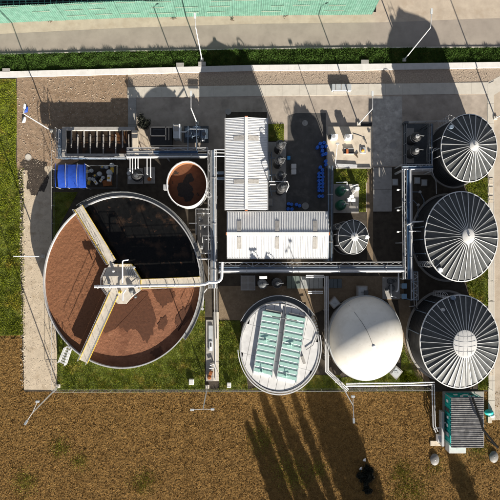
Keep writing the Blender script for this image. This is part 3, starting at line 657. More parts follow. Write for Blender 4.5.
# stairs outside the basin, lower left
T2 = thing('steel_stair', 'small galvanised steel stair beside the basin at its lower left', 'stair', P(66,357))
for s in ((66.5,346.5,60.2,361.5),(71.5,349,66.5,364.5)):
    b = MB(); b.bar(P(s[0],s[1],2.2), P(s[2],s[3],.4), .08, .2); b.build('stringer', M_galv, T2)
    b = MB(); rails(b, [P(s[0],s[1],2.2), P(s[2],s[3],.5)], 1.0, 1.0, .03); b.build('handrail', M_steel, T2)
for i in range(7):
    t = i/6; a = P(66.5,346.5,2.1).lerp(P(60.2,361.5,.4), t); c = P(71.5,349,2.1).lerp(P(66.5,364.5,.4), t); b = MB(); b.bar(a, c, .26, .04); b.build('tread', M_galv, T2)
# clarifier outlet pipe right of the basin
b = MB(); b.path([P(207,288.5,.6), P(203.5,293,.6), P(202.5,309,.5)], .08, 8); b.path([P(202.5,309,.2),P(202.5,309,.75)], .2, 10)
tag(b.build('drain_pipe', M_steel, None, smooth=True), 'thin silver drain pipe on the grass right of the big basin', 'pipe')

# ------------------------------------------------------------------ small brown tank
h = 3.6; C = P(187, 184.3, h); k = K(h); RX, RY = 20*k, 22.7*k
T = thing('sludge_tank', 'small open round tank of brown liquor with a white rim', 'tank', (C.x,C.y,0))
b = MB(); b.lathe((C.x,C.y,0), [(1.0,0),(1.0,h),(.975,h),(.975,.3)], 64, RX, RY, cap1=False); b.build('wall', M_conc, T, smooth=True)
b = MB(); b.lathe((C.x,C.y,0), [(.973,h-.02),(.973,.6)], 64, RX, RY, cap0=False, cap1=False); b.build('stained_lining', mat('rust_stained_lining',(.20,.092,.042),.8,var=.25,scale=1.5), T, smooth=True)
b = MB(); b.lathe((C.x,C.y,h), [(1.01,-.1),(1.01,.05),(.972,.05),(.972,-.1)], 72, RX, RY, cap0=False, cap1=False); b.build('rim', M_paint, T, smooth=True)
b = MB(); b.lathe((C.x,C.y,h-1.35), [(.976,0),(.5,.0),(.02,.0)], 64, RX, RY, cap0=False); b.build('liquor', M_scum2, T)
M_crust = mat('dark_scum_crust', (.020,.017,.015), .6, var=.4, scale=6, bump=.03, bscale=12, spec=.3)
for k, (x, y, rr) in enumerate(((189.3,178,4.6),(185.5,182.5,3.2),(184,190,7.6),(188,196,5.5))):
    q = [(x+rr*(1+.16*math.sin(3*t+k)+random.gauss(0,.05))*math.cos(t), y+rr*(1+.12*math.sin(4*t+2*k)+random.gauss(0,.05))*math.sin(t)) for t in np.linspace(0, 2*PI, 31)[:-1]]
    b = MB(); b.add([tuple(P(u, v_, h-1.345+.006*k)) for u, v_ in q[::-1]], [tuple(range(30))]); b.build('scum_patch', M_crust, T)
b = MB(); rails(b, [(C.x+RX*1.035*math.cos(a), C.y+RY*1.035*math.sin(a), h-.95) for a in np.linspace(0, 2*PI, 22)], 1.0, 2, .022); b.build('handrail', M_galv, T)
b = MB(); p = P(165.5,187,h); b.box((p.x-.3,p.y-.35,h-1.0), (p.x+.3,p.y+.35,h-.1)); b.build('overflow_box', M_galv, T)
ladder(T, C, RX, RY, -.4, h)

# ------------------------------------------------------------------ white roofed buildings
def gable(x0, y0, x1, y1, ridge, axis, he, hr, label, nsh, sky, gap=0):
    """axis 'y': ridge runs up the picture at px x = ridge"""
    cx, cy = (x0+x1)/2, (y0+y1)/2; c = P(cx, cy, he); T = thing('workshop_building', label, 'building', (c.x,c.y,0))
    a, d_ = P(x0,y0,he), P(x1,y1,he); i = .25
    b = MB(); X0, X1, Y0, Y1 = a.x+i, d_.x-i, d_.y+i, a.y-i
    if axis == 'y':
        rx_ = P(ridge,cy,hr).x; v = [(X0,Y0,0),(X1,Y0,0),(X1,Y1,0),(X0,Y1,0),(X0,Y0,he-.06),(X1,Y0,he-.06),(X1,Y1,he-.06),(X0,Y1,he-.06),(rx_,Y0,hr-.1),(rx_,Y1,hr-.1)]
        b.add(v, [(0,1,5,8,4),(1,2,6,5),(2,3,7,9,6),(3,0,4,7)])
    else:
        ry_ = P(cx,ridge,hr).y; v = [(X0,Y0,0),(X1,Y0,0),(X1,Y1,0),(X0,Y1,0),(X0,Y0,he-.06),(X1,Y0,he-.06),(X1,Y1,he-.06),(X0,Y1,he-.06),(X0,ry_,hr-.1),(X1,ry_,hr-.1)]
        b.add(v, [(0,1,5,4),(1,2,6,9,5),(2,3,7,6),(3,0,4,8,7)])
    b.build('wall', M_white, T)
    # corrugated sheets: each a part, sharing one mesh per slope
    L = (d_.x-a.x) if axis == 'x' else (a.y-d_.y); wsh = L/nsh; rib = 4
    for side in (0, 1):
        proto = None
        for s in range(nsh):
            if axis == 'x':
                e_y = a.y if side == 0 else d_.y; org = Vector((a.x+s*wsh, e_y, he)); top = Vector((0, ry_-e_y, hr-he)); along = Vector((1,0,0))
            else:
                e_x = a.x if side == 0 else d_.x; org = Vector((e_x, d_.y+s*wsh, he)); top = Vector((rx_-e_x, 0, hr-he)); along = Vector((0,1,0))
            if proto is None:
                vs = []; fs = []; prof = [(0,0),(.42,0),(.55,.055),(.87,.055),(1.0,0)]; pts = []
                for r in range(rib):
                    for (u, z) in (prof if r == 0 else prof[1:]): pts.append(((r+u)*wsh*.998/rib, z))
                for (u, z) in pts: vs += [along*u+Vector((0,0,z)), along*u+top+Vector((0,0,z))]
                flip = (axis == 'x') == (side == 1)
                fs = [((2*j,2*j+2,2*j+3,2*j+1) if flip else (2*j+1,2*j+3,2*j+2,2*j)) for j in range(len(pts)-1)]
                me = bpy.data.meshes.new('roof_sheet'); me.from_pydata([tuple(v) for v in vs], [], fs); me.materials.append(M_roofw); proto = me
            o = bpy.data.objects.new('roof_sheet', proto); COL.objects.link(o); o.parent = T; o.location = org-Vector(T['org']); o['org'] = T['org']
    b = MB()
    if axis == 'x': b.bar((a.x-.05,ry_,hr+.05), (d_.x+.05,ry_,hr+.05), .42, .06)
    else: b.bar((rx_,a.y+.05,hr+.05), (rx_,d_.y-.05,hr+.05), .42, .06)
    b.build('ridge_cap', M_roofw, T)
    for (p, q) in ((((rx_,a.y+.12,hr),(rx_,a.y+.02,hr)) if axis == 'y' else ((a.x-.12,ry_,hr),(a.x-.02,ry_,hr))), (((rx_,d_.y-.12,hr),(rx_,d_.y-.02,hr)) if axis == 'y' else ((d_.x+.12,ry_,hr),(d_.x+.02,ry_,hr)))):
        b = MB(); b.bar(p, q, .35, .2); b.build('ridge_end', M_trim, T)
    b = MB()
    if axis == 'y':
        for xx in (a.x-.06, d_.x+.06): b.bar((xx,a.y,he-.02), (xx,d_.y,he-.02), .14, .12)
    else:
        for yy in (a.y+.06, d_.y-.06): b.bar((a.x,yy,he-.02), (d_.x,yy,he-.02), .14, .12)
    b.build('gutter', M_galv, T)
    for (u0,v0,u1,v1) in sky:
        p, q = P(u0,v0,he+.4), P(u1,v1,he+.4); cxs, cys = (p.x+q.x)/2, (p.y+q.y)/2
        def zz(x, y):
            if axis == 'x': e = a.y if y > ry_ else d_.y; t = (y-e)/(ry_-e)
            else: e = a.x if x < rx_ else d_.x; t = (x-e)/(rx_-e)
            return he+(hr-he)*max(0,min(1,t))
        n = 6; b = MB()
        for jj in range(n):
            if axis == 'x': xa = p.x+(q.x-p.x)*jj/n; xb = p.x+(q.x-p.x)*(jj+.85)/n; ya, yb = p.y, q.y
            else: xa, xb = p.x, q.x; ya = p.y+(q.y-p.y)*jj/n; yb = p.y+(q.y-p.y)*(jj+.85)/n
            c4 = [(xa,ya),(xb,ya),(xb,yb),(xa,yb)]
            b.add([(x,y,zz(x,y)+.02) for x, y in c4]+[(x,y,zz(x,y)+.085) for x, y in c4], [(4,7,6,5),(0,1,5,4),(1,2,6,5),(2,3,7,6),(3,0,4,7)])
        b.build('skylight', M_sky, T)
    # doors and windows in the walls
    yb = Y0-.03; xw = X0-.03
    for j, (fx_, wd, zt, nm, m) in enumerate(((.25,1.8,2.4,'roller_door',M_grey),(.6,1.2,2.0,'window',M_glass))):
        x = X0+(X1-X0)*fx_; b = MB(); b.box((x,yb-.02,1.0 if nm == 'window' else 0), (x+wd,yb+.04,zt)); o = b.build(nm, m, T)
        b = MB(); b.box((x-.08,yb-.05,zt), (x+wd+.08,yb+.04,zt+.08)); b.build('lintel', M_galv, o)
    return T
gable(225.6,118.2,267.2,210.2, 246.3,'y', 3.25, 3.85, 'white corrugated roofed workshop, narrow one with ridge running up the picture', 14,
      ((233.8,135.6,244.2,140.2),(248.4,135.6,258.8,140.2),(233.8,179.4,244.2,184),(248.4,179.4,258.8,184)))
gable(227.0,212.2,328.2,258.2, 233.8,'x', 3.3, 3.75, 'white corrugated roofed workshop, wide one with ridge running across the picture', 15,
      tuple((x,y,x+4.2,y+e) for x in (237,275.2,313) for (y, e) in ((220.6,11.5),(237.0,12))))

# ------------------------------------------------------------------ baffled contact tank
T = thing('baffle_tank', 'rectangular open concrete channel tank with alternating pale baffles', 'tank', P(100,142))
h = 1.25
for (q, nm) in (((62,126.8,135,130.2),'wall'),((62,153.6,135,156.2),'wall'),((62,130.2,65.6,153.6),'wall'),((131.6,130.2,137.5,153.6),'wall')):
    b = MB(); b.pbox(*q, 0, h, .03); b.build('wall', M_slab if q[0] != 131.6 else M_pad, T)
b = MB(); b.pbox(65, 129.8, 132, 154, 0, h-.5); b.build('liquor', mat('tank_liquor', (.024,.017,.011), .3, var=.4, scale=1.5, rgb2=(.10,.042,.014), m2=(.52,.68), s2=.5, spec=.3), T)
for i, x in enumerate((71.2,77.6,83.8,90.2,96.8,103.1,109.6,115.6,122.4,128.8)):
    y0, y1 = ((130.2,147.5) if i % 2 == 0 else (134.4,153.6)); b = MB(); b.pbox(x-.42, y0, x+.42, y1, .3, h-.25+.02*(i % 3)); b.build('baffle', M_slab, T)
b = MB(); b.pbox(57.5,129,61.6,158.5, h-.35, h-.2); b.pbox(61.6,156.6,128,159.2, h-.35, h-.2); b.build('walkway', M_bluegal, T)
b = MB()
for pts in (((57.7,129),(57.7,158.6),(100,159),(128,159)), ((61.4,131),(61.4,157))): rails(b, [P(x,y,h-.2) for x, y in pts], 1.0, 1.4, .026)
b.build('handrail', M_galv, T)
b = MB(); b.path([P(66,158,h+.1),P(120,158,h+.1)], .12, 8); b.build('pipe', M_bluetray, T, smooth=True)

# ------------------------------------------------------------------ blue tarpaulin shelter
T = thing('tarpaulin_shelter', 'bright blue tarpaulin shelter with three bays beside the machinery', 'shelter', P(71.5,176))
xs3 = (57.6,67.6,79.0,86.2)
for i in range(3):
    b = MB(); vs = []; n = 9
    for j in range(n+1):
        t = j/n; y = 164.4+t*23.4; z = 3.08+.2*math.sin(PI*min(1,max(0,t)))**.9
        for q in range(5):
            x = xs3[i]+(xs3[i+1]-xs3[i]-.25)*q/4; s = -.06*math.sin(PI*q/4)
            p = P(x+(.6 if i == 0 and q == 0 else 0)*abs(t-.5)*2, y, 3.2); vs.append((p.x,p.y,z+s+random.uniform(-.015,.015)))
    b.add(vs, [(j*5+q, (j+1)*5+q, (j+1)*5+q+1, j*5+q+1) for j in range(n) for q in range(4)]); b.build('tarpaulin', M_blue, T, smooth=True)
for x in xs3:
    b = MB(); b.path([P(x,164.4+t*23.4,2.3).to_2d().to_3d()+Vector((0,0,3.06+.2*math.sin(PI*t)**.9)) for t in np.linspace(0,1,10)], .035, 6); b.build('hoop', M_galv if x in (67.6,79.0) else M_blue, T, smooth=True)
    for y in (164.6,187.6):
        b = MB(); p = P(x,y,2.3); b.path([(p.x,p.y,0),(p.x,p.y,2.8)], .04, 6); b.build('post', M_galv, T)

# ------------------------------------------------------------------ generic plant builders
def vessel(px, py, r, h, label, m=M_blk2, cat='vessel', group=None, cap=M_dgrey):
    """upright pressure vessel seen from its top"""
    p = P(px, py, h); T = thing('filter_vessel', label, cat, (p.x,p.y,0), group); R = r*K(h)
    b = MB(); b.lathe((p.x,p.y,0), [(R*.9,.35),(R,.6),(R,h-.55),(R*.92,h-.3),(R*.7,h-.12),(R*.35,h-.03)], 28); b.build('shell', m, T, smooth=True)
    b = MB(); b.lathe((p.x,p.y,0), [(R*.4,h-.06),(R*.4,h+.08),(R*.3,h+.1)], 18); nz = b.build('manhole', cap, T, smooth=True)
    b = MB(); b.lathe((p.x,p.y,0), [(R*1.02,h-.7),(R*1.05,h-.7),(R*1.05,h-.62),(R*1.02,h-.62)], 28, cap0=False, cap1=False); b.build('band', M_galv, T, smooth=True)
    for j in range(3):
        a = .5+j*2*PI/3; b = MB(); b.path([(p.x+R*.8*math.cos(a),p.y+R*.8*math.sin(a),0),(p.x+R*.8*math.cos(a),p.y+R*.8*math.sin(a),.6)], .06, 6); b.build('leg', M_dgrey, T)
    b = MB(); b.path([(p.x,p.y,h+.05),(p.x,p.y,h+.22)]+[tuple(v) for v in arc((p.x,p.y,h+.25),(p.x+R*.7,p.y+.05,h+.3),(p.x,p.y,h+.35),5)]+[(p.x+R*1.2,p.y+.05,h+.1),(p.x+R*1.25,p.y+.05,.8)], .05, 7); b.build('pipe', M_dgrey, T, smooth=True)
    return T
def pump(px, py, label, rz=0., m=M_mach, s=1.0, z=0.0, group='pumps beside the blue shelter'):
    p = P(px, py, z+.5); T = thing('pump', label, 'pump', (p.x,p.y,z), group); o = Vector(T['org'])
    b = MB(); b.box(o+Vector((-.55*s,-.24*s,0)), o+Vector((.55*s,.24*s,.08*s))); b.build('base_frame', M_dgrey, T)
    b = MB(); b.path([o+Vector((-.5*s,0,.36*s)), o+Vector((-.46*s,0,.36*s)), o+Vector((.02*s,0,.36*s)), o+Vector((.06*s,0,.36*s))], .2*s, 14); b.build('motor', m, T, smooth=True)
    b = MB(); b.lathe(o+Vector((.32*s,0,.1*s)), [(.24*s,0),(.27*s,.15*s),(.27*s,.4*s),(.12*s,.52*s),(.12*s,.7*s),(.17*s,.7*s),(.17*s,.76*s)], 16); b.build('casing', M_grey, T, smooth=True)
    b = MB(); b.box(o+Vector((-.32*s,-.1*s,.54*s)), o+Vector((-.12*s,.1*s,.66*s))); b.build('terminal_box', M_mach, T)
    T.rotation_euler = (0,0,rz); return T
for (x, y, rz, m, s, l) in ((89,171,.2,M_grey,1.0,'small grey and white pump nearest the blue shelter, upper one'),(89,181,1.3,M_mach,1.0,'yellow pump nearest the blue shelter, lower one'),
        (97,175,.4,M_dgrey,1.2,'white topped pump in the middle of the jumble beside the blue shelter'),(94.5,181,2.2,M_paint,1.0,'white pump below the middle of the jumble'),
        (104,167,0,M_bluegal,1.0,'pale blue rounded pump at the upper edge of the jumble'),(109.5,176,1.5,M_paint,1.5,'big white pump at the right of the jumble, above the rusty sheet'),(112,168,1.57,M_mach,1.2,'yellow framed pump at the upper right of the jumble'),(101.5,179,.9,M_paint,.9,'small white pump left of the rusty sheet')):
    pump(x, y, l, rz, m, s)
b = MB(); b.bar(P(103,183.5,.3), P(112,182.5,.3), .8, .05); b.bar(P(103,183.5,.15), P(103.3,183.4,.15), .8, .3); tag(b.build('rusty_sheet', M_rust), 'rusty brown steel sheet lying among the pumps', 'metal sheet')
T = thing('pump_skid', 'dark open steel skid frame holding the jumble of pumps', 'frame', P(102,176))
for q in ((87,165.5,117,165.5),(87,188,117,188),(87,165.5,87,188),(117,165.5,117,188)):
    b = MB(); b.bar(P(q[0],q[1],1.5), P(q[2],q[3],1.5), .08, .1); b.build('beam', M_dgrey, T)
for q in ((87,165.5),(117,165.5),(87,188),(117,188)):
    b = MB(); p = P(*q,1.5); b.bar((p.x,p.y,0),(p.x,p.y,1.5), .08, .08); b.build('post', M_dgrey, T)

# twin dark pressure pumps with manifold under the left rack
b = MB(); b.pbox(127.5,168,143,184,0,.15,.02); tag(b.build('plinth', M_slab), 'grey concrete plinth under the dark round pot beneath the pipe rack', 'plinth')
b = MB(); b.pbox(144,167,155,183.5,0,.18,.02); tag(b.build('plinth', M_slab), 'grey concrete plinth right of the dark round pot, with a red valve', 'plinth')
vessel(136,175,6.0,1.8,'wide black round pot vessel under the left end of the pipe rack', M_blk2)
T = thing('pipe_manifold', 'row of slim white pipes dropping from the rack to the plinths', 'pipe manifold', P(140,165))
for x, y1 in ((130,171),(132.5,173),(135.3,169),(138,168),(147,174),(150.5,177)):
    b = MB(); b.path([P(x,158,2.2)]+arc(P(x,y1-1.2,2.2), P(x,y1,1.7), P(x,y1,2.2))+[Vector((P(x,y1,1.7).x, P(x,y1,1.7).y, .2))], .075, 8); b.build('pipe', M_steel, T, smooth=True)
for x, y in ((128.5,173),(130,177.5),(149,179)):
    p = P(x,y,.9); b = MB(); b.lathe((p.x,p.y,.2), [(.16,0),(.16,.5),(.28,.52),(.28,.56),(.1,.6)], 12); b.build('valve', M_rust if x == 149 else M_galv, T, smooth=True)

# equipment row on the north side
T = thing('screen_unit', 'dark open frame screen unit with pale rim beside the grey cabinet', 'machine', P(159,134))
b = MB(); b.pbox(150.3,127,172,146,0,1.1); b.build('tub', M_blk, T)
for q in ((150.3,126.6,172,127.6),(150.3,135.2,166,136.2),(150,126.6,151,136.2),(165.2,126.6,166.2,140),(168.5,127.6,169.2,140),(150.3,145.2,188,146)):
    b = MB(); b.pbox(*q, 1.1, 1.25); b.build('frame_bar', M_pad, T)
b = MB(); b.pbox(153,129.5,165,130.2,1.0,1.18); b.build('auger', M_dgrey, T)
T = thing('control_cabinet', 'light grey tall cabinet with pale edge in the north equipment row', 'cabinet', P(176,131))
b = MB(); b.pbox(173.2,124.3,179.6,138,0,2.0,.04); b.build('body', M_grey, T)
b = MB(); b.pbox(178.9,124.0,180.1,138.2,.1,2.06); b.build('edge_strip', M_paint, T)
b = MB(); b.pbox(174,125,178.4,131,1.995,2.03); b.build('lid', M_slab, T)
T = thing('blower_skid', 'dark blue blower skid with drums and pipes right of the grey cabinet', 'machine', P(196,134))
b = MB(); b.pbox(184,126,208.5,142.5,0,.25); b.build('base', M_dgrey, T)
for (x, y, r) in ((188.5,133,.55),(196.5,131.5,.6),(204,134,.55)):
    p = P(x,y,1.4); b = MB(); b.path([p+Vector((0,-.55,-.5)), p+Vector((0,.75,-.5))], r, 18); b.build('blower', M_bluegal, T, smooth=True)
    b = MB(); b.lathe((p.x,p.y,1.1), [(.22,0),(.22,.35),(.3,.35),(.3,.42)], 12); b.build('filter', M_dgrey, T, smooth=True)
b = MB(); b.path([P(180,132,1.3), P(186,132,1.3), P(190,129,1.5), P(206,129.5,1.5)], .09, 8); b.path([P(201.5,140.5,.8), P(205,140.3,.8)], .16, 10); b.build('pipe', M_steel, T, smooth=True)
b = MB(); b.path([P(188,126,1.8), P(188,150,2.6)], .06, 8); b.path([P(196.5,124.5,1.8), P(196.5,150,2.6)], .06, 8); b.build('hose', M_bluegal, T, smooth=True)
# bush
p = P(142,121,1.4); T = thing('bush', 'small dense black-green bush at the yard corner', 'bush', (p.x,p.y,0))
v, f = leafcloud((p.x+.1,p.y,1.0), (.95,1.15,1.0), 2600, .11); np_mesh('foliage', v, f, M_dleaf, T)
b = MB(); b.path([(p.x,p.y,0),(p.x+.05,p.y,.9)], .06, 6, r1=.03); b.build('stem', M_oak, T)
sheet('worn_earth', [(138.5,128),(145,130),(152,149),(156,156),(150,158),(144,146)], .03, M_sand)

# ------------------------------------------------------------------ pipe racks
def rack(a, c, wd, h, label, pipes, brace=(0,1), tray=None, step=2.6, zz=True, col=M_galv, cstep=5.5):
    """a, c: photo ends of the axis at height h; wd: width in px; pipes: (offset px, radius m, material)"""
    A, B = P(*a, h), P(*c, h); t = (B-A).normalized(); s = Vector((-t.y, t.x, 0)); L = (B-A).length; w_ = wd*K(h)
    mid = (A+B)/2; T = thing('pipe_rack', label, 'pipe rack', (mid.x, mid.y, 0))
    for i in (-1, 1):
        b = MB(); b.bar(A+s*(w_/2*i), B+s*(w_/2*i), .09, .16); b.build('beam', col, T)
        n = max(1, round(L/cstep))
        for j in range(n+1):
            p = A.lerp(B, j/n)+s*(w_/2*i); b = MB(); b.bar((p.x,p.y,0), (p.x,p.y,h), .14, .14); b.build('column', col, T)
    n = max(1, round(L/step))
    for j in range(n+1):
        p = A.lerp(B, j/n); b = MB(); b.bar(p-s*(w_/2), p+s*(w_/2), .08, .12); b.build('cross_beam', col, T)
    if zz:
        b = MB(); z0, z1 = brace
        n2 = n*2
        for j in range(n2):
            o0, o1 = (z0, z1) if j % 2 == 0 else (z1, z0)
            p = A.lerp(B, j/n2)+s*(w_*(o0-.5)); q = A.lerp(B, (j+1)/n2)+s*(w_*(o1-.5)); b.bar(p+Vector((0,0,.1)), q+Vector((0,0,.1)), .06, .06)
        for e in (z0, z1): b.bar(A+s*(w_*(e-.5))+Vector((0,0,.1)), B+s*(w_*(e-.5))+Vector((0,0,.1)), .07, .07)
        b.build('bracing', M_galv, T)
    for k, (off, r, m) in enumerate(pipes):
        o = s*(off*K(h)); b = MB(); b.path([A+o+Vector((0,0,.1+r)), B+o+Vector((0,0,.1+r))], r, 10); b.build('pipe', m, T, smooth=True)
        n3 = max(1, round(L/6))
        for j in range(n3):
            p = A.lerp(B, (j+.6)/n3)+o+Vector((0,0,.1+r)); b = MB(); b.path([p-t*.05, p+t*.05], r*1.5, 10); b.build('flange', M_galv, T, smooth=True)
    if zz:
        for off in (.75*wd/2*.5, -.55*wd/2, -.2*wd/2):
            o = s*(off*K(h)); b = MB(); b.path([A+o+Vector((0,0,.16)), B+o+Vector((0,0,.16))], .03, 6); b.build('conduit', M_galv, T, smooth=True)
    if tray:
        for (o0, wdt, m, f0, f1) in tray:
            o = s*(o0*K(h)); p, q = A.lerp(B,f0)+o, A.lerp(B,f1)+o; b = MB(); b.bar(p+Vector((0,0,.12)), q+Vector((0,0,.12)), wdt*K(h), .05)
            for e in (-1,1): b.bar(p+s*(e*wdt*K(h)/2)+Vector((0,0,.18)), q+s*(e*wdt*K(h)/2)+Vector((0,0,.18)), .03, .12)
            b.build('cable_tray', m, T)
    return T
hr_ = 3.0
rack((127,153.2),(207.5,153.0), 9.6, 2.3, 'pipe rack running across above the small brown tank, with blue cable tray', ((-3.8,.10,M_steel),(-1.9,.06,M_bluegal)), (.72,1.05), ((.6,2.2,M_bluetray,.33,.88),(.6,2.0,M_galv,0,.32)))
rack((212.2,150.5),(212.8,288), 8.4, 2.5, 'pipe rack running down the picture between the brown tank and the white workshops', ((2.4,.11,M_steel),(.9,.08,M_bluegal),(-.4,.06,M_galv)), (.0,.35), ((-.9,1.2,M_galv,.05,.98),), step=2.2)
rack((219,267.7),(404,267.2), 10.2, hr_, 'long pipe rack running across below the wide workshop', ((-3.4,.13,M_steel),(-2.0,.08,M_galv),(.2,.07,M_bluegal)), (.58,1.02), ((-.5,1.6,M_bluetray,.0,.30),(-.6,1.6,M_bluegal,.3,1)), step=2.3)
rack((406.8,170),(407.8,279), 9.6, hr_+.12, 'pipe rack running down the picture left of the ribbed tanks', ((3.1,.10,M_steel),(1.9,.06,M_bluegal),(-3.2,.09,M_galv)), (.0,.42), ((.5,1.8,M_bluetray,0,1),), step=2.4)
rack((402,168),(432.5,167.6), 6.4, hr_+.05, 'short pipe rack running across between the vertical rack and the top right tank', ((-1.5,.08,M_steel),(1.2,.08,M_bluegal)), (.5,1.0), ((0,1.4,M_bluetray,.2,1),), step=1.6, cstep=4)
rack((430.4,124),(430.2,164), 4.6, hr_, 'narrow dark pipe rack beside the twin black vessels', ((1.0,.07,M_bluegal),(-1.0,.07,M_dgrey)), (0,1), None, zz=False, col=M_dgrey, step=1.5)
rack((330.2,166),(329.6,261), 6.0, hr_-.3, 'dark blue-grey pipe rack running down beside the drums to the long rack', ((1.6,.09,M_bluegal),(0,.08,M_dgrey),(-1.6,.09,M_bluegal)), (0,1), None, zz=False, col=M_dgrey, step=2.8)
rack((414.2,272),(414.6,300), 6.6, hr_-.2, 'short open steel tower frame left of the lowest ribbed tank', ((-1.5,.06,M_bluegal),), (0,1), None, step=1.3, col=M_bluegal, cstep=3.6)
# side arms of the vertical racks
for k, (x0, y0, x1, lab) in enumerate(((398.5,189,403,'thin lamp arm sticking out left of the right rack, topmost'),(398.5,209.5,403,'thin lamp arm sticking out left of the right rack, second down'),(398.5,231,403,'thin lamp arm sticking out left of the right rack, lowest'))):
    T = thing('rack_lamp', lab, 'lamp', P(x1,y0), 'lamps on the right pipe rack')
    b = MB(); b.path([P(x1,y0,hr_), P(x0,y0+.8,hr_+.1)], .03, 6); b.build('arm', M_galv, T)
    p = P(x0,y0+.8,hr_+.1); b = MB(); b.bevbox((p.x-.2,p.y-.1,hr_-.02),(p.x+.1,p.y+.1,hr_+.15), .03); b.build('lamp_head', M_paint, T)

T = thing('base_pipework', 'thin dark ground pipes and valves between the right rack and the middle ribbed tank', 'pipework', P(418,212))
for pts in (((412,192,.5),(420,192,.5),(424,200,.5),(424,206,.6)), ((413,200,.4),(418,205,.4),(418,218,.5)), ((413,238,.5),(421,239,.5)), ((413,244,.5),(420,246,.5),(424,254,.5)), ((413,252,.4),(418,256,.4),(424,266,.5))):
    b = MB(); b.path([P(*p) for p in pts], .06, 7); b.build('pipe', M_bluegal, T, smooth=True)
    p = P(*pts[1]); b = MB(); b.lathe((p.x,p.y,0), [(.1,0),(.1,.5),(.2,.52),(.2,.57),(.06,.6)], 10); b.build('valve', M_galv, T, smooth=True)
T = thing('base_pipework', 'thin grey pipes and valves between the tower frame and the lowest ribbed tank', 'pipework', P(416,310))
for pts in (((414,300,1.0),(414.5,306,.8),(409,306.5,.7)), ((416.5,300,1.2),(417,308,.8),(420,310,.8)), ((413,318,.4),(410,328,.4),(409,340,.4))):
    b = MB(); b.path([P(*p) for p in pts], .055, 7); b.build('pipe', M_galv, T, smooth=True)
    p = P(*pts[1]); b = MB(); b.lathe((p.x,p.y,0), [(.1,0),(.1,.6),(.2,.62),(.2,.67),(.06,.7)], 10); b.build('valve', M_dgrey, T, smooth=True)
# ground level pipe runs round the dome
def pipe_run(label, pts, offs, r=.08, h=.75, m=M_steel):
    V = [P(*p, h) for p in pts]; T = thing('pipe_run', label, 'pipe', (V[0].x, V[0].y, 0))
    for o in offs:
        b = MB(); W = []
        for i, v in enumerate(V):
            t = (V[min(i+1,len(V)-1)]-V[max(i-1,0)]).normalized(); W.append(v+Vector((-t.y,t.x,0))*o)
        b.path(W, r, 10); b.build('pipe', m, T, smooth=True)
    for i in range(len(V)-1):
        L = (V[i+1]-V[i]).length; n = max(1, round(L/3))
        for j in range(n):
            p = V[i].lerp(V[i+1], (j+.5)/n); t = (V[i+1]-V[i]).normalized(); s = Vector((-t.y,t.x,0))*(max(offs)+.15)
            b = MB(); b.bar(p-s-Vector((0,0,r+.03)), p+s-Vector((0,0,r+.03)), .1, .06); b.bar((p.x,p.y,0),(p.x,p.y,h-r-.06), .1, .1); b.build('support', M_galv, T)
    return T
pipe_run('pair of silver pipes running from the long rack down past the cream dome', [(326.2,276),(326.4,300),(326.6,340),(326.8,371),(347.5,390.5)], (-.2,.02,.24), .085)
pipe_run('pair of silver pipes along the bottom edge below the cream dome', [(346,384.8),(400,384.2),(434.6,383.2)], (-.16,.16), .10)
pipe_run('pair of silver pipes turning down beside the teal container', [(433.2,384.4),(433.6,405),(434.2,426),(437,432)], (-.16,.14), .08)
pipe_run('short silver pipe bracket left of the dome pipes below the long rack', [(306,276.4),(324,276.4)], (-.1,.12), .09, 1.6)
pipe_run('short white pipe branch below the grey plates left of the dome pipes', [(308,292.3),(323,292.3)], (-.12,.12), .08, .9)

# ------------------------------------------------------------------ vessels, plant between rack and covered tank
T = thing('pump_skid', 'grey framed pump skid under the rack left of two dark vessels', 'frame', P(248,281))
b = MB(); b.pbox(241,276,255,290,0,.15); b.build('base', M_slab, T)
for q in ((241,276,255,276),(241,290,255,290),(241,276,241,290),(255,276,255,290),(248,276,248,290),(241,283,255,283)):
    b = MB(); b.bar(P(q[0],q[1],1.6), P(q[2],q[3],1.6), .07, .09); b.build('beam', M_galv, T)
for q in ((241,276),(255,276),(241,290),(255,290)):
    b = MB(); p = P(*q,1.6); b.bar((p.x,p.y,0),(p.x,p.y,1.6), .08, .08); b.build('post', M_galv, T)
vessel(262.8,284.5,4.6,4.6,'dark vessel with white top bracket between rack and covered tank', M_dgrey, group='dark vessels above the covered tank')
vessel(277.5,283.5,4.8,4.4,'black vessel with thin crossing pipes, right of its dark twin above the covered tank', M_blk2, group='dark vessels above the covered tank')
b = MB(); b.bar(P(259.5,277.6,4.7), P(267,277.4,4.7), .35, .08); tag(b.build('bracket', M_paint), 'white bracket plate on top of the left dark vessel', 'bracket')
for (q, lab, m) in (((287,276,300,288.5),'dark green-grey cover plates on the ground below the long rack',mat('green_grey_plate',(.12,.15,.135),.6,var=.15)),((300.5,276.5,323,288.5),'pale grey corrugated cover plates below the long rack',mat('grey_plate',(.30,.31,.30),.6,var=.12)),((329,279,342,288),'dark slate cover plate right of the dome pipes',mat('slate_plate',(.08,.10,.11),.6,var=.15))):
    T = thing('cover_plates', lab, 'cover', P((q[0]+q[2])/2,(q[1]+q[3])/2), 'cover plates below the long rack'); n = max(3, int((q[2]-q[0])/4))
    for i in range(n):
        x0 = q[0]+(q[2]-q[0])*i/n; x1 = q[0]+(q[2]-q[0])*(i+1)/n-.25; b = MB(); b.pbox(x0,q[1],x1,q[3],.0,.22+.02*(i % 2),.02); b.build('plate', m, T)
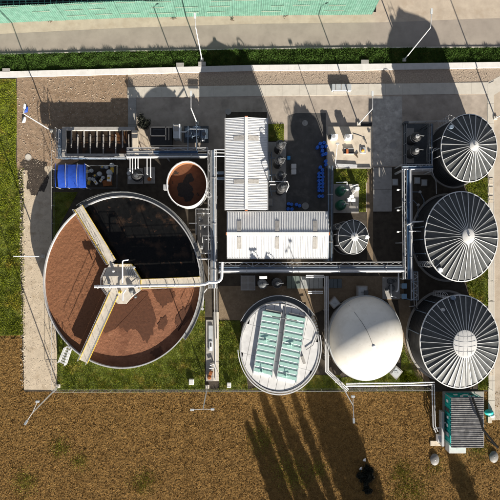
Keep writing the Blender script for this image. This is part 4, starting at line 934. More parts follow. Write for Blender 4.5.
# right plant room of vessels beside workshop A
b = MB(); b.pbox(267.8,142,286,211,0,.12); tag(b.build('plinth', M_slab), 'long grey concrete plinth under the four black vessels', 'plinth')
for i, (y, dx, l) in enumerate(((143.5,0,'topmost of the four black filter vessels beside the narrow workshop'),(159,-.8,'second from the top of the four black filter vessels beside the narrow workshop'),(174.5,.2,'third from the top of the four black filter vessels beside the narrow workshop'),(186.5,2.2,'lowest of the four black filter vessels, with a white pipe above it'))):
    vessel(280.6+dx, y, 4.6, 5.8 if i == 3 else 4.8, l, M_blk2, 'vessel', 'black vessels beside the narrow workshop')
T = thing('vessel_pipework', 'white pipework frame linking the black vessels to the workshop wall', 'pipework', P(272,180))
for pts in (((269,181.5,4.4),(287.5,181.5,4.4),(288.8,186,4.2),(286,192,3.8)), ((270,184.5,4.0),(276,184.5,4.0)), ((268.8,152,2.6),(268.8,180,2.6)), ((271.5,152,2.4),(271.5,182,2.4)), ((268.5,158,2.5),(276,158,2.5)), ((268.5,175,2.5),(276,175,2.5)), ((270,191,1.6),(277,191,1.8)), ((270,186,1.6),(272,196,1.6))):
    b = MB(); b.path([P(*p) for p in pts], .07, 8); b.build('pipe', M_steel if pts[0][2] > 3 else M_bluegal, T, smooth=True)
    p = P(*pts[0]); b = MB(); b.bar((p.x,p.y,.1),(p.x,p.y,p.z), .08, .08); b.build('support', M_dgrey, T)
T = thing('control_cabinet', 'grey flat topped cabinet at the foot of the vessel row', 'cabinet', P(270,202))
b = MB(); b.pbox(268.2,198.5,272.4,205.5,0.12,1.3,.03); b.build('body', M_grey, T)
b = MB(); b.pbox(268.5,199,272.1,205,1.3,1.35,.02); b.build('lid', M_slab, T)
# drums
def drum(p):
    T = thing('blue_drum', 'blue plastic drum', 'drum', p, 'blue drums in the yard'); x, y, z = p
    b = MB(); b.lathe(p, [(.20,0),(.212,.04),(.212,.25),(.222,.28),(.212,.31),(.212,.58),(.222,.61),(.212,.64),(.212,.84),(.20,.88)], 20); b.build('body', M_drum, T, smooth=True)
    b = MB(); b.lathe((x,y,z+.88), [(.212,-.03),(.216,.0),(.212,.02),(.18,.02),(.175,-.01)], 20); l = b.build('lid', M_lid, T, smooth=True)
    for s in (-1,1):
        b = MB(); b.lathe((x+.1*s,y,z+.87), [(.04,0),(.04,.04)], 8); b.build('bung', M_dgrey, l)
    return T
D = [(317.8,147,'leftmost drum of the scattered heap by the pad corner'),(320.5,143.3,'topmost-left drum of the scattered heap by the pad corner'),(324.2,142.4,'topmost-right drum of the scattered heap by the pad corner'),(326.2,146,'right-hand drum near the top of the scattered heap by the pad'),(322.3,146.6,'drum in the middle of the scattered heap by the pad corner'),(322.6,150.4,'drum just below the middle of the scattered heap'),(323.2,154.2,'lowest-left drum of the scattered heap by the pad'),(326,153.4,'lowest-right drum of the scattered heap by the pad'),
     (326,161,'upper of the two lone drums against the pad edge'),(326.2,164.6,'lower of the two lone drums against the pad edge'),(320.6,167,'drum just above the double row, the left one'),(322.6,169.8,'drum just above the double row, the right one')]
names = ['first','second','third','fourth','fifth','sixth','last']
for i, y in enumerate((173.3,176.8,180.2,183.6,187,190.4,196)):
    for j, x in enumerate((319.4,322.7)): D.append((x+random.uniform(-.25,.25), y+random.uniform(-.25,.25), f'{["left","right"][j]} drum of the {names[i]} pair down the double row'))
D += [(288.6,203.6,'top-left drum by the wide workshop roof edge'),(291.6,204.2,'drum second from left beside the wide workshop edge'),(288.2,208.8,'lower-left drum by the wide workshop roof edge'),(292,209,'lower-right drum of the four by the wide workshop edge'),(296.6,204.4,'left of the two drums nearest the grey round lid'),(299.8,205.6,'right of the two drums nearest the grey round lid')]
d0 = None
for (x, y, l) in D:
    p = P(x, y, .9); p.z = .016; lab = 'blue plastic drum, '+l
    if d0 is None: d0 = drum(p); d0['label'] = lab
    else: dup(d0, p, lab, rz=random.uniform(0,6))
T = thing('water_tote', 'small bright blue box tote left of the pale pallets', 'tote', P(288.8,157.5))
b = MB(); b.pbox(287.2,155.8,290.4,159.4,.12,.75,.05); b.build('body', mat('light_blue_plastic',(.04,.25,.55),.4,var=.1), T)
b = MB(); b.pbox(287,155.6,290.6,159.6,0,.12); b.build('base', M_dgrey, T)
for i, (y, l) in enumerate(((166.2,'upper of two pale wrapped bales standing in the yard'),(171.5,'lower of two pale wrapped bales standing in the yard'))):
    T = thing('wrapped_pallet', l, 'pallet', P(293.7,y), 'pale bales in the yard')
    b = MB(); b.pbox(291.2,y-2.5,296.4,y+2.5,.14,.8,.06); b.build('load', M_hub, T, smooth=False)
    b = MB()
    for s in (-2,0,2): b.pbox(291.2,y+s-.4,296.4,y+s+.4,0,.14)
    b.build('pallet', M_oak, T)
p = P(305.3,206,.05); b = MB(); b.lathe((p.x,p.y,.016), [(.5,0),(.5,.08),(.45,.1),(.42,.07)], 28); tag(b.build('round_lid', M_slab), 'grey round lid lying in the yard beside the drums', 'lid')
def manhole(x, y, r, m, lab):
    p = P(x,y,.02); T = thing('manhole', lab, 'manhole', (p.x,p.y,.012)); b = MB(); b.lathe((p.x,p.y,.012), [(r,0),(r,.03),(r*.82,.03),(r*.8,.02)], 28, cap1=False); b.build('ring', M_slab, T)
    b = MB(); b.lathe((p.x,p.y,.012), [(r*.8,.0),(r*.8,.022)], 28); b.build('cover', m, T)
manhole(228.2,111.7,.42,M_slab,'round manhole cover in the yard above the narrow workshop'); manhole(28.3,157.2,.46,M_kerb,'pale round manhole cover beside the damp patch on the left track')
manhole(401-8,145,.5,M_slab,'round pale manhole in the stained yard patch'); manhole(305,98+25,.4,M_slab,'round manhole in the yard above the drums')

# ------------------------------------------------------------------ buff pad and its equipment
T = thing('concrete_pad', 'buff concrete pad with fittings right of the drums', 'pad', P(350,147))
b = MB(); b.pbox(327,126.5,372.3,168,0,.22,.03); b.build('slab', M_pad, T)
b = MB(); b.pbox(358.5,122.5,372,126.2,0,.06); b.build('pit', M_blk, T)
b = MB()
for s in ((327,126,327,168),(327,168,371,168)): b.bar(P(s[0],s[1],.3), P(s[2],s[3],.3), .12, .2)
b.build('kerb', M_slab, T)
for (x, l) in ((334.6,'left of two white fan units on the buff pad'),(349,'right of two white fan units on the buff pad')):
    T = thing('fan_unit', l, 'fan unit', P(x,136.3,.22), 'white fan units on the pad')
    b = MB(); b.pbox(x-3.3,133.9,x+3.3,138.9,.22,1.2,.05); b.build('housing', M_paint, T)
    p = P(x-1.0,136.2,1.22); b = MB(); b.lathe((p.x,p.y,1.2), [(.26,0),(.26,.04),(.2,.04)], 18, cap1=True); b.build('grille', M_galv, T)
    b = MB(); b.pbox(x-5.2 if x < 340 else x+3.3,134.6,x-3.3 if x < 340 else x+4.3,138.6,.22,.9); b.build('motor_end', M_blk2, T)
T = thing('open_hatch', 'black open hatch with a rusty tool on the buff pad', 'hatch', P(349,151.2,.22))
b = MB(); b.pbox(344,148.6,354,153.6,.22,.36); b.build('opening', M_blk2, T)
for q in ((344,148.2,354,148.8),(344,153.4,354,154)):
    b = MB(); b.pbox(*q,.22,.42); b.build('frame', M_galv, T)
b = MB(); b.pbox(346.4,149,348.4,153.4,.36,.5); b.build('tool', M_trim, T)
T = thing('sump', 'square dark framed sump with an amber float on the buff pad', 'sump', P(363,150.3,.22))
b = MB(); b.pbox(360.3,147.3,365.9,153.4,.22,.34,.02); b.build('frame', M_grey, T)
b = MB(); b.pbox(361.3,148.3,364.9,152.4,.33,.345); b.build('grate', M_galv, T)
b = MB(); p = P(363,150.6,.45); b.lathe((p.x,p.y,.345), [(.2,0),(.22,.06),(.12,.16)], 14); b.build('float', M_orange, T, smooth=True)
b = MB()
for s in range(5): b.path([P(362+s*1.1,137.5+s*1.2,.24), P(364.5+s*.6,136.5+s*1.6,.24), P(363+s*.9,139.5+s*1.1,.24)], .025, 5)
tag(b.build('cable_coil', M_dgrey), 'loose dark cables lying on the right of the buff pad', 'cable')
b = MB(); b.path([P(353,133.5,.25), P(358,135,.25), P(362,136.5,.25)], .03, 5); tag(b.build('hose', M_dgrey), 'thin hose trailing from the right fan unit', 'hose')
for (x, y, l) in ((334.5,156,'pipe bundle lying at the lower edge of the buff pad'),):
    b = MB()
    for s in range(4): b.path([P(336,164.0+s*.9,.35), P(357,165.0+s*.8,.35)], .07, 7)
    tag(b.build('pipe_bundle', M_steel, None, smooth=True), l, 'pipe')
b = MB(); b.bar(P(352.5,152,.3), P(358,157.5,.3), .12, .1); b.bar(P(356,155.5,.3), P(358,152.5,.3), .1, .1); tag(b.build('tool', M_oak), 'wooden handled tool lying below the open hatch', 'tool')
# green tanks pad
T = thing('concrete_pad', 'pale concrete pad carrying two green tanks', 'pad', P(346,198))
b = MB(); b.pbox(333.5,184,358.8,213,0,.2,.03); b.build('slab', M_slab, T)
for (y, l) in ((189.8,'upper of two dark green domed tanks on the pale pad'),(204.2,'lower of two dark green domed tanks on the pale pad')):
    p = P(342.8,y,2.4); T = thing('green_tank', l, 'tank', (p.x,p.y,.2), 'green tanks on the pale pad'); R = 4.9*K(2.4)
    b = MB(); b.lathe((p.x,p.y,.2), [(R*1.0,0),(R,1.3)]+[(R*math.cos(t), 1.3+.9*math.sin(t)) for t in np.linspace(.1,1.35,7)], 28, 1, 1.06); b.build('shell', M_green, T, smooth=True)
    b = MB(); b.lathe((p.x,p.y,2.35), [(.16,0),(.16,.1),(.1,.14)], 14); b.build('cap', M_dgrey, T, smooth=True)
    b = MB(); b.path([(p.x+.1,p.y,2.42),(p.x+.6,p.y+.1,2.1),(p.x+.95,p.y+.1,1.5),(p.x+.95,p.y+.1,.2)], .045, 7); b.build('pipe', M_paint, T, smooth=True)
T = thing('dosing_frame', 'white dosing frame and hoses right of the green tanks', 'frame', P(353,197,.2))
for q in ((336,182.6,347,182.0,1.6),(347,182.0,347,185,1.6),(348,199,358.5,188,1.2),(350,187,357.5,184.5,1.2)):
    b = MB(); b.bar(P(q[0],q[1],q[4]), P(q[2],q[3],q[4]), .1, .12); b.build('bar', M_paint, T)
for (x, y) in ((357.5,188.5),(352,196.5),(349,199.5),(353.5,200)):
    b = MB(); b.pbox(x-2,y-1.6,x+2,y+1.6,.2,.95,.04); b.build('dosing_pump', M_paint, T)
b = MB()
for i in range(5): b.path([P(345+random.uniform(0,9),185+random.uniform(0,22),.25), P(350,195+random.uniform(-6,6),.35), P(346+random.uniform(0,10),190+random.uniform(0,18),.25)], .035, 5)
b.build('hose', M_dgrey, T)
# grey slab
T = thing('concrete_slab', 'plain rectangular grey concrete slab below the stained yard', 'slab', P(382,190))
for i in range(2):
    b = MB(); b.pbox(373.2,167.4+i*22.2,392,189.3+i*22.2,0,.16+.008*i,.02); b.build('bay', M_slab, T)
for i, (x, y, l) in enumerate(((395.3,182,'small grey square chamber just right of the plain slab'),(424.5,182.6,'small buff square chamber between rack and tank, right one'),(417.5,180.5,'pale rectangular chamber between rack and tank, left one'))):
    T = thing('inspection_chamber', l, 'chamber', P(x,y), 'inspection chambers by the right rack')
    b = MB(); b.pbox(x-2.9,y-3.3,x+2.9,y+3.3,0,.25,.02); b.build('frame', M_slab, T); b = MB(); b.pbox(x-2.2,y-2.5,x+2.2,y+2.5,.25,.29); b.build('lid', M_grey, T)
# twin vessels at top right
T = thing('equipment_enclosure', 'dark railed enclosure floor round the twin vessels', 'enclosure', P(420,145))
b = MB(); b.pbox(403.5,123.5,428,166,0,.1); b.build('floor', M_dgrey, T)
b = MB(); b.pbox(407,128,414,163,.1,.2); b.build('plinth', M_slab, T)
b = MB(); rails(b, [P(403.6,166,.1), P(403.6,123.6,.1), P(445,122.6,.1)], 1.1, 1.5, .035); b.build('handrail', M_galv, T)
b = MB(); b.pbox(404.6,121.2,408.6,123,.1,1.3); b.build('junction_box', M_dgrey, T)
vessel(417.5,136.2,5.2,3.2,'upper of twin black vessels inside the railed enclosure', M_blk2, group='twin vessels in the enclosure', cap=M_galv)
vessel(417.0,150.2,5.0,3.2,'lower of twin black vessels inside the railed enclosure', M_blk2, group='twin vessels in the enclosure', cap=M_galv)
T = thing('bent_pipe', 'pale pipe bending round the foot of the top right tank', 'pipe', P(433,150))
b = MB(); b.path([P(441,146.5,3.4), P(434,149,3.3), P(432.5,152,3.3), P(432.5,172,3.0), P(436,182,1.0), P(436.5,194,.8)], .05, 8); b.build('pipe', M_galv, T, smooth=True)
b = MB(); b.path([P(404,242+.5,1.8), P(398,241.6,1.8)], .05, 6); 
T = thing('bent_pipe', 'pale bent pipe joining the right rack to the middle ribbed tank', 'pipe', P(415,224))
b = MB(); b.path([P(407,225,3.5), P(413,222,3.4), P(424,221.4,3.4)], .1, 8); b.path([P(409,231,3.4), P(424,231.5,3.3)], .06, 8); b.build('pipe', M_steel, T, smooth=True)
# plant left of tower frame, bottom
T = thing('pump_station', 'concrete plinth with dark pumps and silver elbow right of the dome top', 'pump station', P(392,288))
b = MB(); b.pbox(382.5,277,400,299,0,.2,.03); b.build('plinth', M_slab, T)
for (x, y, r) in ((391.5,281.5,.4),(393,288.5,.45),(388.5,290,.25),(396,281,.3)):
    p = P(x,y,1.1); b = MB(); b.lathe((p.x,p.y,.2), [(r,0),(r,.4),(r*.6,.5),(r*.6,.8),(r*.3,.9)], 16); b.build('pump', M_dgrey, T, smooth=True)
b = MB(); b.path([P(398.6,273,2.0), P(398.4,288,2.0)]+arc(P(398.2,289,2.0), P(396,291.5,1.8), P(398.2,291.4,2.0)), .1, 9); b.path([P(391,284,1.0), P(391,296,1.0), P(396.5,297.5,.8)], .06, 8); b.build('pipe', M_steel, T, smooth=True)
for (y, l) in ((286,'upper of two blue-grey panels beside the tower frame'),(296.5,'lower of two blue-grey panels beside the tower frame')):
    T = thing('switch_cabinet', l, 'switch cabinet', P(404.5,y), 'blue-grey panels by the tower frame')
    b = MB(); b.pbox(402,y-2.6,407,y+2.6,1.1,1.25,.03); b.build('hood', mat('pale_blue_enamel',(.20,.33,.46),.45,var=.1), T)
    b = MB(); b.pbox(402.4,y-2.0,406.6,y+2.0,.1,1.1); b.build('body', M_grey, T)
# plant between sludge tank and big basin
T = thing('pump_skid', 'grey slab with thin white pipework between brown tank and big basin', 'pump skid', P(203,222))
b = MB(); b.pbox(197.5,208,208.5,253,0,.2,.02); b.build('slab', M_slab, T)
for pts in (((196,216,1.0),(196,209,1.0),(210,209,1.0)), ((197,213.5,1.0),(210,213.5,1.0)), ((189,223.4,1.2),(197,223.4,1.2)), ((199,225.6,.9),(212,225.4,.9)), ((202.5,243,.8),(202.5,236,.9),(213,236,.9)), ((203.5,247,.8),(204,239.5,.9),(213,239.5,.9)), ((197,259,2.2),(212,259,2.6)), ((196,254,1.2),(212,253,1.2)), ((196,209,.9),(196,235,.9))):
    b = MB(); b.path([P(*p) for p in pts], .07, 7); b.build('pipe', M_steel, T, smooth=True)
for (x, y) in ((202,247),(203.5,226),(200,218)):
    p = P(x,y,.8); b = MB(); b.lathe((p.x,p.y,.2), [(.32,0),(.32,.3),(.2,.5),(.12,.6)], 14); b.build('pump', M_galv, T, smooth=True)
for (x, y, w_, l) in ((221,178.5,7,'pale blue-grey duct joining the rack to the narrow workshop, lower'),(219,173,8,'grey duct joining the rack to the narrow workshop, upper')):
    b = MB(); b.path([P(x-w_*.6,y,2.2), P(x+w_*.6,y,2.2)], .22, 12); tag(b.build('duct', M_bluegal, None, smooth=True), l, 'duct', 'ducts into the narrow workshop')
T = thing('pipe_stub', 'three parallel white pipes leaving the rack corner towards the workshop', 'pipe', P(220,151))
for y in (149.5,152.6,156): b = MB(); b.path([P(214,y,3.4), P(224.5,y+.2,3.4)], .07, 8); b.build('pipe', M_steel, T, smooth=True)
T = thing('concrete_slab', 'long narrow pale slab with small fittings left of the covered tank', 'slab', P(212,350))
b = MB(); b.pbox(206,319.8,212.8,381.2,0,.12,.02); b.build('bay', M_slab, T)
b = MB(); b.pbox(213,312,218.8,381,0,.11,.02); b.build('bay', M_kerb, T)
T = thing('valve_box', 'white box with a black opening on the narrow slab', 'box', P(211,340,.12))
b = MB(); b.pbox(208.6,325.5,212.8,351,.12,.3,.02); b.build('body', M_grey, T); b = MB(); b.pbox(209.5,341.5,212.3,350.5,.3,.42,.02); b.build('lid', M_paint, T); b = MB(); b.pbox(210,342.8,211.6,346.8,.42,.44); b.build('opening', M_blk2, T)
T = thing('rusty_valve', 'rusty brown round valve at the lower end of the narrow slab', 'valve', P(209,378,.12))
p = P(209.2,378,.6); b = MB(); b.lathe((p.x,p.y,.12), [(.28,0),(.28,.3),(.15,.45),(.15,.5)], 16); b.build('body', M_rust, T, smooth=True)
b = MB(); b.bar(P(210,375,.4), P(211.5,371,.4), .45, .3); b.build('casing', M_rust, T)
T = thing('pipe_stub', 'small silver pipe fittings in the middle of the narrow slab', 'pipe', P(212,366,.12))
b = MB(); b.path([P(210,365,.5), P(214,364,.5), P(215,368,.4)], .1, 8); b.path([P(209,368.5,.4), P(214,367.5,.4)], .08, 8); b.build('pipe', M_galv, T, smooth=True)
b = MB(); b.path([P(214.2,262,.35), P(215.6,380,.2)], .06, 8); b.path([P(216.8,285,.35), P(217.2,340,.2)], .05, 8)
tag(b.build('ground_pipe', M_steel, None, smooth=True), 'thin silver pipes lying along the narrow slab down from the rack', 'pipe')
for i, (x, y, s, l) in enumerate(((191.2,382.3,2.4,'white box on the grass near the bottom fence, right of the big basin'),(229,385.4,2.0,'small pale box on the grass below the covered tank left side'))):
    T = thing('junction_box', l, 'box', P(x,y), 'white boxes on the bottom grass')
    b = MB(); b.pbox(x-s,y-s*1.15,x+s,y+s*1.15,0,.5,.04); b.build('body', M_paint, T); b = MB(); b.pbox(x-s*.85,y-s,x+s*.85,y+s,.5,.54); b.build('lid', M_hub, T)

# ------------------------------------------------------------------ teal container with weathered roof
T = thing('container_hut', 'teal container hut under a weathered grey corrugated canopy at lower right', 'hut', P(465,420))
hc = 2.0
b = MB(); b.pbox(442.8,391.5,484,446,0,.1); b.build('slab', M_slab, T)
b = MB(); b.pbox(450.4,396.6,478,446,.1,hc-.1); b.build('body', M_tealp, T)
for q in ((450.2,396.3,478.2,397.5),(450.2,445.2,478.2,446.4),(450.2,397.5,451.4,445.2),(477.2,397.5,478.4,445.2)):
    b = MB(); b.pbox(*q,hc-.1,hc+.02); b.build('edge_rail', M_tealp, T)
p0 = P(450.4,396.6,hc-.1); p1 = P(450.4,446,hc-.1); q1 = P(478,396.6,hc-.1)
for i in range(12):
    y = p0.y+(p1.y-p0.y)*(i+.5)/12; b = MB(); b.box((p0.x-.06,y-.12,.15),(p0.x,y+.12,hc-.15)); b.build('wall_rib', M_tealp, T)
for i in range(7):
    x = p0.x+(q1.x-p0.x)*(i+.5)/7; b = MB(); b.box((x-.12,p0.y,.15),(x+.12,p0.y+.06,hc-.15)); b.build('wall_rib', M_tealp, T)
for (t, w0, h0, h1, m) in ((.12,.35,.9,1.4,M_paint),(.3,.5,.3,1.7,M_dgrey),(.45,.3,1.0,1.5,M_paint),(.62,.4,.9,1.3,M_paint),(.8,.5,.4,1.6,M_grey)):
    y = p0.y+(p1.y-p0.y)*t; b = MB(); b.box((p0.x-.14,y-w0/2,h0),(p0.x-.065,y+w0/2,h1)); b.build('wall_vent', m, T)
for (t, w0, h0, h1, m) in ((.25,.5,1.2,1.5,M_paint),(.6,.7,1.3,1.6,M_paint),(.85,.35,.8,1.3,M_dgrey)):
    x = p0.x+(q1.x-p0.x)*t; b = MB(); b.box((x-w0/2,p0.y+.065,h0),(x+w0/2,p0.y+.14,h1)); b.build('wall_vent', m, T)
for i in range(13):
    b = MB(); m = 4; y0 = 397.3+i*3.9; vs = []
    pr = [(0,0),(.25,0),(.32,.06),(.5,.06),(.57,0),(.75,0),(.82,.06),(.98,.06),(1.0,.02)]
    for u, z in pr:
        for x in (451.2,484.2):
            p = P(x+random.uniform(-.15,.15), y0+u*3.85, hc+.55); vs.append((p.x,p.y,hc+.5+z-(x-451)*.004))
    b.add(vs, [(2*j,2*j+2,2*j+3,2*j+1) for j in range(len(pr)-1)]); b.build('canopy_sheet', M_croof, T)
for (x, y) in ((452,398.5),(483,398.5),(452,446),(483,446)):
    b = MB(); p = P(x,y,hc+.5); b.bar((p.x,p.y,0.1),(p.x,p.y,hc+.42), .1, .1); b.build('post', M_galv, T)
b = MB(); b.pbox(449.2,444,466,453.4,.1,1.4,.04); b.build('annex', M_hub, T)
b = MB(); b.pbox(441.8,412,444.2,446.5,.1,1.1); b.build('side_shelf', M_galv, T)
for (x, y) in ((462,396.4),(470,396.8),(474,397)):
    b = MB(); b.pbox(x-1.2,y-.8,x+1.2,y+.8,hc,hc+.15,.02); b.build('roof_fitting', M_paint, T)
b = MB(); b.path([P(472.5,398,3.4), P(478,413,3.4), P(483.4,430,3.3), P(497.8,447.5,3.0)], .16, 10, r1=.15)
tag(b.build('exhaust_duct', mat('matt_black_lagging',(.008,.008,.008),.9,spec=.08), None, smooth=True), 'thick black duct slanting across the container canopy', 'duct')
b = MB(); p = P(497.8,447.5,3.0); b.path([(p.x,p.y,0),(p.x,p.y,3.1)], .1, 8); tag(b.build('duct_post', M_blk2), 'black post carrying the outer end of the slanting duct', 'post')
T = thing('junction_box', 'white box with lid left of the teal container', 'box', P(440,439)); b = MB(); b.pbox(437.8,435.5,442,442.5,0,.7,.04); b.build('body', M_paint, T); b = MB(); b.pbox(438.2,436,441.6,442,.7,.75); b.build('lid', M_hub, T)
b = MB(); b.path([P(436,428,.5), P(443,427.6,.5)], .09, 8); b.path([P(440,423,.6), P(446,422.5,.7)], .12, 8); tag(b.build('pipe_stub', M_steel, None, smooth=True), 'short silver pipe stubs entering the teal container side', 'pipe')
T = thing('teal_bag', 'small teal bag and rubbish heap right of the canopy', 'bag', P(490,413))
p = P(490,413,.5); b = MB(); b.lathe((p.x,p.y,0), [(.45,0),(.55,.2),(.45,.42),(.2,.55),(.08,.6)], 12, 1.2, .8); b.build('sack', M_tealp, T, smooth=True); b = MB(); b.lathe((p.x+.5,p.y-.45,0), [(.3,0),(.35,.15),(.2,.35),(.05,.4)], 10); b.build('side_pouch', M_hub, T, smooth=True)
b = MB(); b.pbox(430.5,441,450,446,0,.12); b.build('gravel_kerb', M_pad)['kind'] = 'structure'
for i, (x, y, l) in enumerate(((435.3,460.2,'pale round gauze disc on the field below the left of the hut'),(494.6,457.5,'pale round gauze disc on the field at the right edge'))):
    p = P(x,y,.3); T = thing('gauze_disc', l, 'disc', (p.x,p.y,0), 'pale discs on the field'); b = MB(); b.lathe((p.x,p.y,.02), [(.66,0),(.64,.12),(.45,.24),(.2,.3),(.04,.31)], 28, .95, 1.25); b.build('shade', M_mesh, T, smooth=True)
    b = MB(); b.lathe((p.x,p.y,.3), [(.07,0),(.05,.06)], 10); b.build('knob', M_paint, T, smooth=True)

# ------------------------------------------------------------------ long grey box on the concrete strip
T = thing('barrier_box', 'long grey box lying on the pale concrete strip', 'box', P(341.5,88))
b = MB(); b.pbox(332,83.8,351.5,90.6,.05,.5,.05); b.build('body', M_grey, T)
for x in (336,341.5,347): b = MB(); b.pbox(x-.35,84.3,x+.35,90.2,.5,.54); b.build('rib', M_slab, T)
b = MB(); b.pbox(333.5,90.6,346,91.6,.1,.4); b.build('front_panel', M_slab, T)

# ------------------------------------------------------------------ lamp poles
def lamp(base, top, label, h, arm=None, cross=None, r=.075):
    A = P(*base); Bv = P(*top, h); T = thing('lamp_pole', label, 'lamp pole', A, 'lamp poles round the plant')
    b = MB(); b.path([A, Bv], r*1.15, 10, r1=r*.8); b.build('pole', M_steel, T, smooth=True)
    b = MB(); b.box(A+Vector((-.25,-.25,0)), A+Vector((.25,.25,.18))); b.build('foundation', M_kerb, T)
    if arm:
        E = P(*arm, h+.25); b = MB(); b.path([Bv, (Bv+E)/2+Vector((0,0,.05)), E], .05, 8); ar = b.build('arm', M_galv, T, smooth=True)
        t = (E-Bv).normalized(); b = MB(); b.bar(E-t*.1, E+t*.5, .24, .12); b.build('lamp_head', M_grey, T)
    if cross:
        for (x, y) in cross:
            E = P(x, y, h); b = MB(); b.path([Bv, E], .035, 6); b.build('arm', M_galv, T); b = MB(); b.bevbox(E+Vector((-.22,-.12,-.08)), E+Vector((.22,.12,.1)), .03); b.build('lamp_head', M_grey, T)
lamp((202,60),(195.7,27.5),'tall white lamp pole on the verge above the yard, left of centre',10.2,(195,17.5))
lamp((52,131),(23.7,113.7),'white lamp pole leaning over the rubble lot at the baffle tank corner',9.0,(24.5,108))
lamp((43.5,256.3),(13.5,256.3),'lamp pole crossing the left track beside the big basin',9.1)
lamp((58.7,386),(32.5,412.5),'lamp pole at the bottom left fence corner',9.6,(27,421),((37.5,401.5),))
lamp((207.5,386.5),(203,409),'lamp pole with a wide cross arm at the middle of the bottom fence',10.2,None,((192,409.8),(212.5,409.2)))
lamp((404,60),(430.5,27.5),'tall white lamp pole on the verge at upper right',10.0,(431.5,13))
lamp((341,384),(353,405.5),'lamp pole at the bottom fence below the cream dome',9.8,(353.7,419),((353,396.5),))
lamp((358.5,124),(372.5,108.7),'white lamp pole at the top edge of the buff pad',7.3,(372.5,95))
lamp((197.2,123.5),(191,108),'short lamp pole above the blower skid',7.6,(191,95))
lamp((495,118),(530,103),'lamp pole at the right edge path near the top right tank',8.5,None,((526,101),(536,104)))
lamp((335,167),(337.3,145),'slim dark lamp post standing on the buff pad',5.0,None,((337.6,143.6),), r=.05)

# ------------------------------------------------------------------ wire fences
def wire_fence(pts, label, hf=1.4, sp=2.6, rad=.03):
    V = [P(*p) for p in pts]; T = thing('wire_fence', label, 'fence', V[0])
    for i in range(len(V)-1):
        L = (V[i+1]-V[i]).length; n = max(1, round(L/sp))
        for j in range(n+1):
            p = V[i].lerp(V[i+1], j/n); b = MB(); b.path([p, p+Vector((0,0,hf))], rad, 6); b.build('post', M_galv, T)
        for k, z in enumerate((.1, .7, 1.3, hf-.02)):
            b = MB(); b.path([V[i]+Vector((0,0,z)), V[i+1]+Vector((0,0,z))], .006 if k < 3 else .02, 5, cap=False); b.build('wire', M_galv, T)
wire_fence([(55,134),(55,260),(55.5,388)], 'wire fence on thin posts along the left track', rad=.032)
wire_fence([(57,389.5),(205,389),(340,388.4),(428,387.6)], 'wire fence on thin posts along the top of the stubble field')
wire_fence([(489.5,180),(488.8,300),(488.5,388)], 'low wire fence along the right path edging', 1.2)

# ------------------------------------------------------------------ trees standing below the frame (their shadows cross the field) and the dark bush
def tree(px, py, ht, cr, label, leaves=2600):
    p = P(px, py); T = thing('poplar_tree', label, 'tree', p, 'slender trees below the field'); x, y = p.x, p.y
    b = MB(); b.path([(x,y,0),(x+.05,y,ht*.3),(x-.05,y+.05,ht*.7),(x,y,ht*.97)], .22, 8, r1=.04)
    for i in range(9):
        a = random.uniform(0,6.28); z = ht*(.2+.08*i); b.path([(x,y,z),(x+cr*.6*math.cos(a),y+cr*.6*math.sin(a),z+ht*.1)], .06, 5, r1=.02)
    b.build('trunk', M_oak, T, smooth=True)
    n = leaves; t = rng.random(n)**.8; z = ht*(.16+.86*t); prof = cr*np.minimum(1.0, 3.2*(1-t)**.75)*np.minimum(1, .5+t*3)
    clump = .55+.75*vnoise(z*2.2+px, t*7+py*.3, int(px) % 17); a = rng.uniform(0, 2*PI, n)+np.floor(z*1.7); r = prof*clump*np.sqrt(rng.random(n))
    c = np.stack([x+r*np.cos(a), y+r*np.sin(a), z], 1); q = rng.normal(size=(n,3,3))*.17+c[:,None,:]
    np_mesh('crown', q.reshape(-1,3), np.arange(3*n).reshape(n,3), M_leaf, T)
TR = [(262,394,10,.75),(274,391,11,.8),(256,418,8,.7),(250,430,8,.7),(292,391,11,.55),(322,372,15,1.7),(331,384,13,1.5),(306,382,14,1.2),(314,377,14,1.1),(296,436,8,.6),(447,440,10,1.3)]
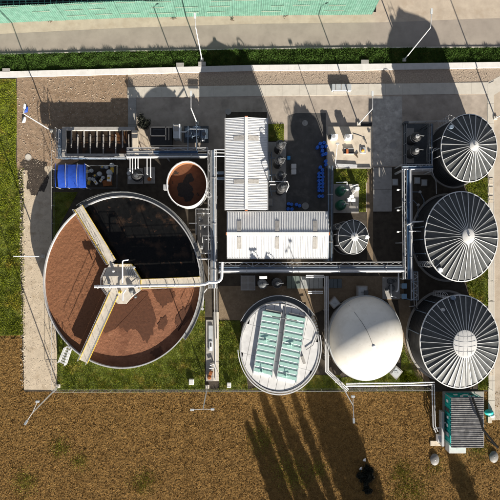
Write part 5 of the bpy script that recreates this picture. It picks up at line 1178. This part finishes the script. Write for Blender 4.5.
ORD = ['first','second','third','fourth','fifth','sixth','seventh','eighth','ninth','tenth','eleventh','twelfth']
for i, (tx, ty, ht, cr) in enumerate(TR):     # tx, ty: where the tip of its shadow lies
    L = ht/math.tan(SUN_EL)/U; tree(tx+.347*L, ty+.938*L, ht, cr, f'slender leafy tree beyond the field, {ORD[i]} of the row', int(1400+1500*cr))
p = P(366.5,478,1.0); T = thing('bush', 'dark leafy bush with pale litter on the stubble field', 'bush', (p.x,p.y,0))
V_ = []; F_ = []
for (dx, dy, r) in ((0,.6,.85),(.15,-.8,.95),(-.55,.0,.7),(.4,1.2,.65),(.2,-1.8,.65),(.5,-.1,.7)):
    v, f = leafcloud((p.x+dx,p.y+dy,.6), (r,r*1.1,.8), 1500, .09); F_.append(f+sum(len(a) for a in V_)); V_.append(v)
np_mesh('foliage', np.concatenate(V_), np.concatenate(F_), M_dleaf, T)
b = MB(); b.path([(p.x,p.y,0),(p.x+.1,p.y+.1,.9)], .05, 6, r1=.02); b.build('stem', M_oak, T)
for (x, y, l) in ((364.5,460.5,'white scrap of plastic on the field above the dark bush'),(361,469,'white scrap of plastic at the left edge of the dark bush')):
    b = MB(); q = P(x,y,.3); b.add([(q.x-.2,q.y-.15,.1),(q.x+.18,q.y-.2,.22),(q.x+.22,q.y+.25,.12),(q.x-.12,q.y+.22,.3),(q.x,q.y,.36)], [(0,1,4),(1,2,4),(2,3,4),(3,0,4)]); tag(b.build('plastic_scrap', M_paint), l, 'litter', 'scraps by the dark bush')
for (x, y, l, m) in ((26.3,110.3,'blue crumpled plastic on the rubble at the lamp tip',M_blue),(24,120.5,'white crumpled sack on the rubble left of the lamp',M_paint)):
    b = MB(); q = P(x,y); b.add([(q.x-.3,q.y-.35,.03),(q.x+.2,q.y-.3,.05),(q.x+.32,q.y+.3,.06),(q.x-.1,q.y+.4,.12),(q.x+.03,q.y,.3),(q.x+.2,q.y+.5,.2)], [(0,1,4),(1,2,4),(2,5,4),(5,3,4),(3,0,4)]); tag(b.build('plastic_scrap', m), l, 'litter')
